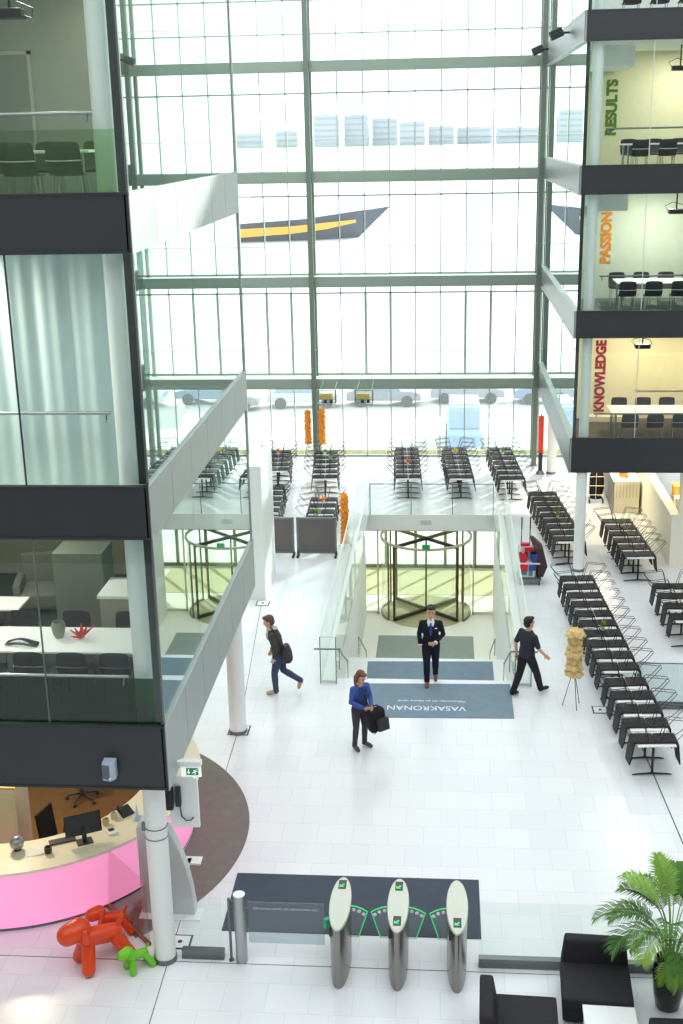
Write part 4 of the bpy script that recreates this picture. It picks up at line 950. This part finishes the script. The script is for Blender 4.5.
# ------------------------------------------------------------------ hall odds and ends
t = thing('glass_partition', 'low pale glass partition with grey base crossing the table row', 'screen', (4.95, 23.33, 0))
b = MB(); b.box(-1.0, 1.6, -.012, .012, .14, 1.0); b.build('pane', G_FROST, t)
b = MB(); b.box(-1.0, 1.6, -.04, .04, 0, .14); b.build('base', STEELD, t)
b = MB(); b.box(-1.0, 1.6, -.018, .018, 1.0, 1.015); b.build('top_rail', TRIMG, t)
for x0, x1, lb in ((-4.86, -4.17, 'narrow dark brown grey board screen, left of the pair'), (-4.10, -2.97, 'wide dark brown grey board screen, right of the pair')):
    t = thing('board_screen', lb, 'screen', (0, 32.64, 0))
    b = MB(); b.box(x0+.05, x1-.05, -.02, .02, .14, 1.10); b.build('board', SCREENB, t)
    b = MB(); b.box(x0, x0+.05, -.03, .03, .06, 1.14); b.box(x1-.05, x1, -.03, .03, .06, 1.14); b.box(x0, x1, -.03, .03, 1.10, 1.15); b.box(x0, x1, -.03, .03, .09, .14); b.build('frame', STEELD, t)
    for x in (x0+.03, x1-.03): b = MB(); b.box(x-.03, x+.03, -.2, .2, 0, .06); b.build('foot', DKFRAME, t)
def ruffle(loc, rz, h0, h1, r, mt_, label, tri=True, hooks=False, seed=1):
    t = thing('ruffled_stand', label, 'stand', loc, rz); rr = random.Random(seed)
    n = int((h1-h0)/.13)
    b = MB(); b.cyl(0, 0, h0, h1, .02, 8); b.build('pole', STEELD, t, True)
    b = MB()
    for k in range(n):      # stacked drooping ruffles
        z = h1-(k+.5)*(h1-h0)/n; m_ = 26; rings = []
        g = rr.uniform(.84, 1.12)
        for q, dz in ((.3*g, .085), (.72*g, .06), (.95*g, .0), (1.05*g, -.06), (.86*g, -.075), (.6*g, -.04)):
            ph = rr.uniform(0, 6); rings.append([(r*q*(1+.18*math.sin(6*a+ph)+rr.uniform(-.09, .09))*math.cos(a), r*q*(1+.18*math.sin(6*a+ph)+rr.uniform(-.09, .09))*math.sin(a), z+dz+rr.uniform(-.022, .022)) for a in [2*PI*j/m_ for j in range(m_)]])
        b.loft(rings)
    b.build('ruffles', mt_, t)
    if tri:
        for k in range(3):
            a = k*2*PI/3+.5; b = MB(); b.tube([(.02*math.cos(a), .02*math.sin(a), h0+.1), (.21*math.cos(a), .21*math.sin(a), .01)], .008, 6); b.ell((.21*math.cos(a), .21*math.sin(a), .012), (.016, .016, .012), 8, 6); b.build('leg', STEELD, t, True)
    if hooks:
        for k in range(3):
            b = MB(); b.tube([(.05, -.03, h1-.12-.13*k), (.2, -.06, h1-.10-.13*k), (.27, -.06, h1-.12-.13*k)], .014, 6); b.build('hook', DKFRAME, t, True)
ruffle((2.70, 23.36, 0), .3, .70, 1.72, .165, TAN, 'tall tan ruffled paper column on a thin steel tripod', True, True, 2)
ruffle((-2.80, 33.42, 0), 0, .14, 1.62, .115, ORANGE, 'orange ruffled paper column beside the dark board screens', True, seed=3)
ruffle((-4.90, 43.3, 0), 0, .62, 1.85, .12, ORANGE, 'orange ruffled paper column left of the far steel post', True, seed=4)
ruffle((-4.38, 43.3, 0), 0, .62, 1.9, .12, ORANGE, 'orange ruffled paper column right of the far steel post', True, seed=5)
t = thing('banner_stand', 'narrow red vertical banner on a dark stand by the right steel post', 'banner', (3.36, 41.5, 0))
b = MB(); b.box(-.09, .09, -.03, .03, .75, 2.05); b.build('banner', REDB, t, bevel=.004)
b = MB(); b.box(-.07, .07, -.05, .05, .12, .75); b.box(-.02, .02, .03, .06, .1, 2.1); b.build('post', DKFRAME, t)
b = MB(); b.cyl(0, 0, 0, .12, .16, 20, .1); b.build('base', STEELD, t, True)
# cleaning trolley
t = thing('cleaning_trolley', 'grey cleaning trolley with red and blue buckets and a maroon sack', 'trolley', (2.27, 30.68, 0), .05)
b = MB(); b.box(-.30, .30, -.26, .30, .12, .22); b.build('base', STEELD, t, bevel=.03)
for sx in (-1, 1):
    for s2 in (-1, 1):
        b = MB(); b.cyl(sx*.25, s2*.21, .07, .12, .02, 8); q = b.build('caster', DKFRAME, t)
        b = MB(); b.tube([(sx*.25-.015, s2*.21, .045), (sx*.25+.015, s2*.21, .045)], .044, 14); b.build('wheel', BLACKW, q)
b = MB(); b.box(-.27, .12, -.22, .2, .22, .58); b.build('lower_bin', M('trolley white', (206, 214, 218), .5), t, bevel=.01)
REDP = M('red bucket', (206, 32, 52), .4); BLUP = M('blue bucket', (44, 70, 150), .4)
b = MB(); b.lathe([(.09, .60), (.13, .84), (.12, .84), (.085, .62), (.001, .62)], -.16, -.06, 20); b.build('red_bucket', REDP, t, True)
b = MB(); b.lathe([(.09, .60), (.13, .84), (.12, .84), (.085, .62), (.001, .62)], .13, -.08, 20); b.build('blue_bucket', BLUP, t, True)
b = MB(); b.box(-.28, .26, -.22, .22, .575, .60); b.box(-.28, -.25, .18, .22, .22, 1.0); b.box(.22, .25, .18, .22, .22, 1.0); b.build('tray', WHITE, t)
b = MB(); b.box(-.22, .20, .05, .20, .60, .98); b.build('supply_box', M('trolley paper', (226, 220, 224), .6), t)
b = MB(); b.box(-.27, -.06, -.27, -.22, .40, .58); b.build('red_caddy', REDP, t, bevel=.008)
b = MB(); b.box(-.03, .14, -.27, -.22, .42, .58); b.build('blue_caddy', BLUP, t, bevel=.008)
b = MB(); b.box(-.22, .0, .06, .19, .98, 1.06); b.box(-.12, .1, -.02, .08, .86, .96); b.build('red_cloths', REDP, t, bevel=.01)
b = MB(); b.obox((-.16, -.20, .36), (.16, .06, .14)); b.obox((.02, -.20, .34), (.10, .06, .16)); b.build('bottles', M('bottle teal', (70, 130, 140), .4), t)
b = MB(); b.loft([[(.20, -.2, .2), (.36, -.16, .2), (.36, .2, .2), (.20, .22, .2)], [(.22, -.22, .5), (.46, -.2, .5), (.46, .26, .5), (.2, .26, .5)], [(.14, -.12, .95), (.34, -.1, .98), (.36, .28, .98), (.1, .3, .95)], [(.02, .1, 1.22), (.10, .12, 1.2), (.12, .3, 1.2), (.02, .3, 1.22)]]); b.build('sack', M('maroon sack', (66, 38, 42), .7), t, bevel=.02)
for x in (-.20, .02):
    b = MB(); b.tube([(x, .16, .6), (x+.01, .2, 1.72)], .012, 8); b.tube([(x+.0085, .19, 1.42), (x+.01, .2, 1.74)], .018, 8); b.build('broom_handle', DKFRAME, t, True)
# garment rack trolley beyond the column
t = thing('rack_trolley', 'black sack in a wire rack trolley beyond the white column', 'trolley', (4.86, 38.1, 0))
b = MB(); b.loft([ringz((0, 0, .14), .18, .16), ringz((.02, 0, .5), .24, .2), ringz((.02, 0, .9), .22, .18), ringz((.04, 0, 1.15), .08, .08)]); b.build('sack', BLACK, t, True)
b = MB()
for x in (-.24, -.02, .25): b.tube([(x, -.22, .1), (x, -.22, 1.02)], .012, 6)
for z in (.3, .6, .9): b.tube([(-.24, -.22, z), (.25, -.22, z)], .010, 6)
b.build('wire_rack', M('pale wire', (196, 190, 176), .4, metal=.4), t, True)
for x in (-.2, .22): b = MB(); b.tube([(x-.02, -.15, .05), (x+.02, -.15, .05)], .05, 12); b.box(x-.02, x+.02, -.2, .16, .08, .13); b.build('caster', BLACKW, t)
# servery
b = MB(); b.box(6.12, 6.30, 31.95, 40, 0, 1.46); b.box(6.08, 6.34, 31.93, 40, 1.46, 1.50); b.box(6.30, 12.9, 31.95, 32.1, 0, 2.79); struct(b.build('wall_servery', M('servery wall', (238, 232, 214), .7, noise=.02)))
t = thing('servery_counter', 'cream counter block with grey end panel beyond the servery row', 'counter', (5.66, 38.2, 0))
b = MB(); b.box(-.38, .38, -1.3, 1.3, 0, 1.0); b.build('body', CREAM, t)
b = MB(); b.box(-.41, -.38, -1.3, 1.3, .05, 1.0); b.build('end_panel', M('grey panel', (136, 132, 124), .5), t)
b = MB(); b.box(-.42, .40, -1.34, 1.34, 1.0, 1.04); b.build('worktop', WHITE_G, t)
b = MB()
for k in range(7): b.box(-.32+k*.1, -.30+k*.1, -1.31, -1.30, .5, .92)
b.build('slats', M('slat grey', (196, 190, 170), .5), t)
for k, (x, y, z, c, lb, sz) in enumerate(((5.6, 37.4, 1.041, (196, 140, 60), 'amber basket on the cream counter, nearer one', (.22, .3, .16)), (5.8, 38.0, 1.041, (214, 176, 96), 'pale straw basket on the cream counter', (.26, .3, .22)), (5.55, 38.6, 1.041, (60, 52, 60), 'dark box at the far end of the cream counter', (.2, .24, .3)), (6.75, 34.2, 1.01, (240, 236, 226), 'white container inside the servery window', (.3, .34, .3)), (6.95, 35.3, 1.01, (206, 160, 80), 'amber wooden crate inside the servery window', (.4, .4, .36)))):
    b = MB(); b.obox((0, 0, sz[2]/2), sz); b.obox((0, 0, sz[2]+.01), (sz[0]+.03, sz[1]+.03, .02)); o = tag(b.build('basket', M('basket %d' % k, c, .6, noise=.15), bevel=.012), lb, 'basket'); o.location = (x, y, z)
t = thing('kitchen_counter', 'warm beige kitchen counter inside the servery window', 'counter', (7.0, 35.5, 0))
b = MB(); b.box(-.45, .5, -3.2, 3.2, 0, .96); b.build('body', M('beige counter', (214, 190, 140), .6), t)
b = MB(); b.box(-.5, .55, -3.25, 3.25, .96, 1.005); b.build('worktop', STEEL, t)
# pendant baskets below the lowest gallery band
for x0, x1, lb in ((-4.26, -3.66, 'left hanging metal basket lamp under the lowest gallery band'), (-2.99, -2.39, 'right hanging metal basket lamp under the lowest gallery band')):
    t = thing('hanging_lamp', lb, 'lamp', ((x0+x1)/2, 41.0, 2.62)); w = (x1-x0)/2
    b = MB()
    for x in (-w, w):
        b.tube([(x, -.15, 0), (x, -.15, .47), (x, .15, .47), (x, .15, 0)], .014, 6, True)
    for z in (0, .16, .47):
        for y in (-.15, .15): b.tube([(-w, y, z), (w, y, z)], .014, 6)
    b.build('frame', POST, t)
    b = MB(); b.box(-w+.05, w-.1, -.1, .1, .14, .34); b.build('lamp_box', M('brass lamp', (196, 176, 96), .4, metal=.3), t)
    b = MB(); b.box(-.1, .0, -.09, .09, .02, .14); b.box(.1, .2, -.09, .09, .02, .14); b.build('fitting', DKFRAME, t)
    b = MB(); b.tube([(-w+.02, .0, .47), (-w+.02, .0, .485)], .012, 6); b.tube([(w-.02, 1.62, .47), (w-.02, 1.72, .47)], .012, 6); b.tube([(-w+.05, .15, .46), (-w+.05, 1.72, .46)], .012, 6); b.tube([(w-.05, .15, .46), (w-.05, 1.72, .46)], .012, 6); b.build('bracket', POST, t)

# ------------------------------------------------------------------ meeting rooms
def shell_chair(shell_m, leg_m):
    t = thing('meeting_chair', 'x', 'chair')
    b = MB(); rings = []
    for y, z, w in ((-.21, .445, .20), (-.12, .44, .225), (.10, .44, .225), (.19, .47, .22), (.235, .56, .225), (.255, .70, .225), (.262, .80, .215), (.262, .835, .19)):
        rings.append([(-w, y, z), (-w*.5, y+.01, z-.012), (w*.5, y+.01, z-.012), (w, y, z), (w*.5, y-.008, z+.012), (-w*.5, y-.008, z+.012)])
    b.loft(rings); b.build('shell', shell_m, t, True)
    b = MB(); b.tube([(-.226, .262, .62), (-.1, .272, .615), (.1, .272, .615), (.226, .262, .62)], .009, 6); b.build('back_bar', STEEL, t, True)
    for sx in (-1, 1):
        for s2 in (-1, 1):
            b = MB(); b.tube([(sx*.17, s2*.14, .435), (sx*.21, s2*.19, .0)], .011, 8); b.build('leg', leg_m, t, True)
    return t
cg, cb = shell_chair(GREENCH, STEEL), shell_chair(BLACKW, STEEL)
first = {id(cg): True, id(cb): True}
def pc(proto, loc, rz, label, group):
    if first[id(proto)]:
        first[id(proto)] = False; proto.location = loc; proto.rotation_euler = (0, 0, rz); proto['label'] = label; proto['group'] = group
    else: dup(proto, loc, rz, label, group)
# chairs are modelled with the back towards +Y; rz=pi puts the back to the viewer
z = Lb[2]+.42
for k, x in enumerate((-4.74, -5.33, -5.95, -6.6)): pc(cg, (x, 15.85, z), PI, 'green shell chair behind the upper left glass, %s from the column' % ORD[k], 'green chairs in the upper left room')
for k, x in enumerate((-4.9, -5.6, -6.3)): pc(cg, (x, 17.6, z), 0, 'green shell chair across the white table, %s from the column' % ORD[k], 'green chairs across the table')
def mtable(x0, x1, y0, y1, z, label):
    t = thing('meeting_table', label, 'table', (0, 0, z))
    b = MB(); b.box(x0, x1, y0, y1, .705, .735); b.build('tabletop', WHITE_G, t, bevel=.004)
    for x in (x0+.12, x1-.12):
        for y in (y0+.1, y1-.1): b = MB(); b.cyl(x, y, 0, .705, .025, 12); b.build('leg', STEEL, t, True)
mtable(-9, -4.55, 16.1, 17.4, z, 'white meeting table behind the green chairs'); 
t = thing('projector', 'small black ceiling projector in the upper left room', 'projector', (-5.55, 16.5, Lb[3]-.75))
b = MB(); b.box(-.18, .18, -.14, .14, 0, .12); b.build('body', BLACKW, t, bevel=.02)
b = MB(); b.tube([(0, 0, .12), (0, 0, .75)], .02, 8); b.tube([(-.15, 0, .1), (-.3, 0, .25), (-.2, 0, .5), (0, 0, .7)], .01, 6); b.tube([(.1, 0, .06), (.28, 0, .0), (.3, 0, .12), (.1, .0, .2)], .01, 6); b.build('mount', DKFRAME, t)
t = thing('wall_panel', 'tall grey door panel on the upper left rear wall', 'panel', (-6.45, 19.17, z))
b = MB(); b.box(-.5, .2, -.02, .02, 0, 2.1); b.build('leaf', M('grey door', (128, 138, 130), .6), t)
b = MB(); b.box(-.55, -.5, -.025, .025, 0, 2.15); b.box(.2, .25, -.025, .025, 0, 2.15); b.box(-.55, .25, -.025, .025, 2.1, 2.15); b.build('frame', M('door frame pale', (170, 176, 170), .6), t)
# curtain
def cf(u, v): x = -10+u*6.2; return (x, 15.25+.022*math.sin(x*13)+.012*math.sin(x*29+1), Lb[1]+.43+v*(Lb[2]-Lb[1]-.45))
t = thing('curtain', 'full height pale sheer curtain behind the middle left glass', 'curtain', (0, 0, 0))
b = MB(); b.sheet(cf, 260, 2, .006); b.build('cloth', CURT, t, True)
b = MB(); b.box(-10, -3.8, 15.22, 15.28, Lb[2]-.03, Lb[2]-.001); b.build('track', STEEL, t)
# lounge floor
z = Lb[0]+.42
mtable(-10, -4.50, 16.25, 17.2, z, 'long white lounge table behind the lower left glass')
for k, x in enumerate((-4.72, -5.36, -6.0, -6.66, -7.3)): pc(cb, (x, 16.24, z), PI, 'black shell chair at the long lounge table, %s from the column' % ORD[k], 'black chairs at the long lounge table')
for k, x in enumerate((-4.9, -5.75, -6.6)): pc(cb, (x, 17.35, z), 0, 'black shell chair beyond the lounge table, %s from the column' % ORD[k], 'black chairs across the lounge table')
tag(MB().box(-6.35, -5.52, 18.45, 19.1, 0, 1.5).build('partition_box', M('grey green partition', (112, 122, 110), .8), bevel=.01), 'grey green box partition standing in the lounge', 'partition').location.z = z
t = thing('shelf_unit', 'white topped shelf unit beside the grey partition in the lounge', 'shelf', (-4.98, 18.05, z))
b = MB(); b.box(-.42, .42, -.3, .5, 0, 1.0); b.build('body', M('shelf beige', (170, 164, 148), .7), t)
b = MB(); b.box(-.45, .45, -.33, .53, 1.0, 1.05); b.build('top', WHITE, t)
tag(MB().lathe([(.06, 0), (.12, .08), (.13, .18), (.08, .24), (.07, .24), (.11, .16), (.1, .08), (.001, .03)]).build('yellow_bowl', M('yellow glaze', (206, 176, 70), .4), smooth=True), 'yellow bowl on the white topped lounge shelf', 'bowl').location = (-4.9, 18.2, z+1.05)
b = MB(); rr = random.Random(5)
for k in range(14):
    a = rr.uniform(0, 6.28); e = rr.uniform(.3, 1.3); L = rr.uniform(.12, .24); d = Vector((math.cos(a)*math.cos(e), math.sin(a)*math.cos(e), math.sin(e)))
    b.tube([(0, 0, .02), d*L*.6+Vector((0, 0, .02)), d*L+Vector((.03*math.cos(a*3), .03*math.sin(a*3), .03))], [.018, .02, .008], 8)
tag(b.build('coral_ornament', M('coral red', (196, 64, 40), .5), smooth=True), 'red branching coral ornament on the long lounge table', 'ornament').location = (-5.42, 16.75, z+.735)
b = MB(); b.sheet(lambda u, v: (u*.5-.25, v*.16-.08+.03*math.sin(u*5), .02+.08*math.sin(PI*u)*(1-.5*v)), 14, 5, .006)
tag(b.build('folded_jacket', BLACK, smooth=True), 'dark jacket lying on the long lounge table', 'clothing').location = (-6.25, 16.5, z+.737)
def easy(loc, rz, label):
    t = thing('easy_chair', label, 'armchair', loc, rz); g = M('grey green upholstery', (92, 96, 86), .85)
    b = MB(); b.box(-.4, .4, -.4, .35, .12, .42); b.build('seat', g, t, True, .06, seg=3)
    b = MB(); b.box(-.42, .42, .3, .46, .12, .95); b.build('backrest', g, t, True, .06, seg=3)
    for sx in (-1, 1): b = MB(); b.box(sx*.42-.07, sx*.42+.07, -.38, .4, .12, .6); b.build('armrest', g, t, True, .04)
    b = MB(); b.cyl(0, 0, 0, .12, .2, 16); b.build('foot', DKFRAME, t)
easy((-7.0, 19.8, z), .2, 'grey green easy chair at the back of the lounge beside the partition'); easy((-8.4, 19.0, z), 1.4, 'grey green easy chair at the far left of the lounge')
t = thing('side_table', 'white side table between the lounge easy chairs', 'table', (-7.35, 18.75, z))
b = MB(); b.box(-.45, .35, -.3, .3, .48, .51); b.build('tabletop', WHITE, t); b = MB(); b.cyl(0, 0, 0, .48, .03, 12); b.cyl(0, 0, 0, .02, .2, 20); b.build('pedestal', STEELD, t)
tag(MB().lathe([(.06, 0), (.09, .06), (.11, .18), (.09, .25), (.075, .25), (.095, .17), (.06, .06), (.001, .04)]).build('vase', M('clear grey vase', (130, 138, 128), .3), smooth=True), 'small grey vase beside the red coral on the lounge table', 'vase').location = (-5.78, 16.8, z+.735)
# right rooms
for i, nm in enumerate(('knowledge', 'passion', 'results')):
    z = Rb[i]+.42
    mtable(4.60, 10.5, 33.30, 34.45, z, 'long white table in the %s meeting room' % nm)
    for k in range(7):
        x = (5.02, 4.79, 4.95)[i]+k*.67
        pc(cb, (x, 33.05, z), PI, 'black shell chair in the %s room, near side, %s from the left' % (nm, ORD[k]), 'black chairs in the right meeting rooms')
        pc(cb, (x, 34.75, z), 0, 'black shell chair in the %s room, far side, %s from the left' % (nm, ORD[k]), 'black chairs in the right meeting rooms')
    t = thing('projector', 'black ceiling projector in the %s room' % nm, 'projector', ((5.37, 6.06, 5.95)[i], 33.6, (Rb+[17])[i+1]-.62))
    b = MB(); b.box(-.2, .2, -.16, .16, 0, .12); b.build('body', BLACKW, t, bevel=.02)
    b = MB(); b.tube([(0, 0, .12), (0, 0, .62)], .02, 8); b.tube([(-.2, 0, .08), (-.3, 0, .2), (-.1, 0, .3), (.2, 0, .22), (.26, 0, .08)], .01, 6); b.build('mount', DKFRAME, t)
    if i: b = MB(); b.box(3.95, 4.75, 33.2, 35.9, (Rb+[17])[i+1]-(.5 if i else .35), (Rb+[17])[i+1]-.002); struct(b.build('ceiling_bulkhead_%d' % (i+1), WHITE))
z = Rb[3]+.42
for k in range(5): pc(cb, (4.45+k*.66, 32.2, z), PI, 'black chair in the topmost right room, %s from the left' % ORD[k], 'black chairs in the right meeting rooms')
tag(MB().box(0, 3.2, -.03, 0, 0, 1.05).build('whiteboard', M('pale screen', (240, 232, 200), .5), bevel=.004), 'pale wall panel in the knowledge room', 'board').location = (5.62, 35.995, 4.05)
tag(MB().box(-.6, .6, -.2, .2, 0, .16).build('bench', CREAM, bevel=.01), 'low cream bench under the crimson lettering', 'bench').location = (4.85, 35.7, Rb[0]+.42)

# ------------------------------------------------------------------ outdoors
GRD = M('pale paving', (206, 208, 206), .8, noise=.10, scale=.3)
b = MB(); b.box(-2500, 2500, 43.95, 4000, PZ-.4, PZ-.2); struct(b.build('ground', GRD))
b = MB(); b.box(-20, 14, 43.98, 44.85, -.32, -.12); b.box(-20, 14, 44.78, 44.85, -.12, .02); struct(b.build('ground_terrace', M('terrace stone', (220, 218, 210), .8)))
b = MB(); rr = random.Random(3)
for k in range(2600):
    x = rr.uniform(-16, 9); y = rr.uniform(44.1, 44.75); h = rr.uniform(.10, .34); a = rr.uniform(0, 6.28); w = .02
    b.add([(x-w*math.cos(a), y-w*math.sin(a), -.12), (x+w*math.cos(a), y+w*math.sin(a), -.12), (x+.08*math.cos(a+1), y+.08*math.sin(a+1), -.12+h), (x+.01, y+.01, -.12)], [(0, 1, 2), (1, 3, 2), (3, 0, 2)])
o = tag(b.build('grass', M('dry pale grass', (206, 206, 150), .8, noise=.2)), 'strip of dry pale grass outside the foot of the window wall', 'grass', kind='stuff')
# far shore blocks
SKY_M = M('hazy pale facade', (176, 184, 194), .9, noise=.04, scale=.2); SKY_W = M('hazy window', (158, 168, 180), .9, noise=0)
for k, (x0, x1, h, nm) in enumerate((x0*4, x1*4, 11.4+(h-11.4)*4, nm) for x0, x1, h, nm in ((-78, -71, 13, 'far left'), (-67.5, -58, 12, 'second from the left'), (-54, -47, 12.5, 'third from the left'), (-40.5, -33, 17, 'tall one right of the big post'), (-31.5, -24, 17, 'second tall one'), (-23, -15, 15.8, 'wide one in the centre'), (-14, -6, 14.5, 'stepped one right of centre'), (-5, 3, 13, 'low one'), (4, 15, 12.6, 'long low one'), (16, 29, 12.2, 'longest low one at the right'), (33, 39, 17, 'slim one at the right post'))):
    t = thing('far_building', 'hazy grey block on the far shore, %s' % nm, 'building', ((x0+x1)/2, 1600+k % 3*24, PZ)); w = (x1-x0)/2; hh = h-PZ
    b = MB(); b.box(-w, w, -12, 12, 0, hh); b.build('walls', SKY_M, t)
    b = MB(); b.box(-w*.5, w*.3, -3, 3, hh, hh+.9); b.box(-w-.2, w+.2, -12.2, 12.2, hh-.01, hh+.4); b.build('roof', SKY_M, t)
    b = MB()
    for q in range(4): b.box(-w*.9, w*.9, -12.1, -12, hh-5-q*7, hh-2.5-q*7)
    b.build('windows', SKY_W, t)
# ship
t = thing('ship', 'moored white ferry with dark blue hull and yellow stripe seen through the windows', 'ship', (-8.5, 190, PZ))
WH = M('ship white', (226, 230, 234), .5); NV = M('ship navy', (44, 60, 88), .5); YE = M('ship yellow', (236, 172, 20), .5)
b = MB(); rings = []
for x, hw, zt in ((.4, .12, 4.3), (-2.5, 1.6, 3.9), (-6, 3.6, 3.5), (-12, 6.2, 3.0), (-22, 8, 2.5), (-75, 8, 2.4)):
    bx = x-5*max(0, 1+x/10)
    rings.append([(bx, -hw*.7, -.6), (bx, hw*.7, -.6), (x, hw, zt), (x, -hw, zt)])
b.loft(rings).build('hull', NV, t, True)
b = MB(); b.loft([[(x, -hw, z0), (x, -hw+.3, z0), (x, -hw+.3, z1), (x, -hw, z1)] for x, hw, z0, z1 in ((-4.6, 3.2, 2.2, 2.6), (-9, 5.2, 1.4, 2.35), (-14, 7.0, .95, 2.0), (-22.5, 8.1, .5, 1.75), (-75, 8.1, .45, 1.7))]); b.build('stripe', YE, t)
b = MB(); b.loft([[(x, -hw, z0), (x, hw, z0), (x, hw*.9, z1), (x, -hw*.9, z1)] for x, hw, z0, z1 in ((-3, 1.7, 3.95, 4.6), (-12, 6.2, 3.0, 4.4), (-22, 8, 2.5, 4.3), (-75, 8, 2.4, 4.3))]); b.box(-70, -22, -7.5, 7.5, 4.2, 9.5); b.box(-70, -30, -6.8, 6.8, 9.5, 12); b.build('superstructure', WH, t)
b = MB()
for k in range(14): b.box(-70+k*3.3, -68.6+k*3.3, -7.56, -7.5, 5.6, 6.5)
b.build('windows', NV, t)
# vehicles on the street
def car(label, x, y, rz, col, van=False, truck=False):
    t = thing('van' if van else 'car', label, 'vehicle', (x, y, PZ-.2), rz); t.scale = (1, 1, 1)
    m_ = M('paint '+label[:18], col, .35, coat=.3); gl_ = M('car glass '+label[:14], (150, 176, 200), .15)
    h = 2.0 if van else 1.42; L = 2.4 if van else 2.15
    low = [(-L, .35), (-L, .8), (-L*.9, .92), (L*.72, .90), (L*.97, .78), (L, .36)]
    if van: low = [(-L, .35), (-L, 1.1), (L*.75, 1.1), (L*.98, .95), (L, .36)]
    b = MB(); b.prism_y(low, -.86, .86); b.build('body', m_, t, bevel=.06)
    cab = [(-L*.98, 1.08), (-L*.95, h), (L*.35, h), (L*.72, 1.08)] if van else [(-L*.86, .9), (-L*.55, h), (L*.12, h), (L*.5, .9)]
    b = MB(); b.prism_y(cab, -.76, .76); c = b.build('cabin', gl_ if not van else m_, t, bevel=.05)
    b = MB(); b.box(-L*.6, L*.12, -.72, .72, h-.01, h+.03); b.build('roof', m_, t)
    if van: b = MB(); b.prism_y([(L*.40, h-.1), (L*.44, h-.12), (L*.72, 1.14), (L*.68, 1.14)], -.7, .7); b.obox((L*.99, 0, .72), (.04, 1.1, .2)); b.build('windscreen', gl_, t)
    for sx in (-.62, .62):
        for s_ in (-1, 1):
            b = MB(); b.tube([(L*sx, s_*.80, .33), (L*sx, s_*.92, .33)], .33, 18); b.tube([(L*sx, s_*.90, .33), (L*sx, s_*.93, .33)], .19, 12); b.build('wheel', M('tyre', (90, 92, 98), .8), t, True)
car('pale blue van facing the building beyond the right row of tables', 1.05, 60.5, -PI/2, (150, 186, 226), True)
car('pale grey car parked left outside', -12.6, 68.6, 0, (150, 154, 162)); car('white car parked outside behind the first grey one', -8.0, 69.4, .05, (206, 208, 212))
car('silver car parked between the orange stands and the hanging lamp', -3.4, 69.8, 0, (150, 154, 164)); car('grey estate car outside at centre right', 1.4, 70.6, 0, (160, 166, 176))
car('blue grey car outside further right', 6.2, 70.4, .05, (140, 160, 186)); car('white van parked outside at the right post', 11.2, 69.5, PI, (220, 226, 232), True)
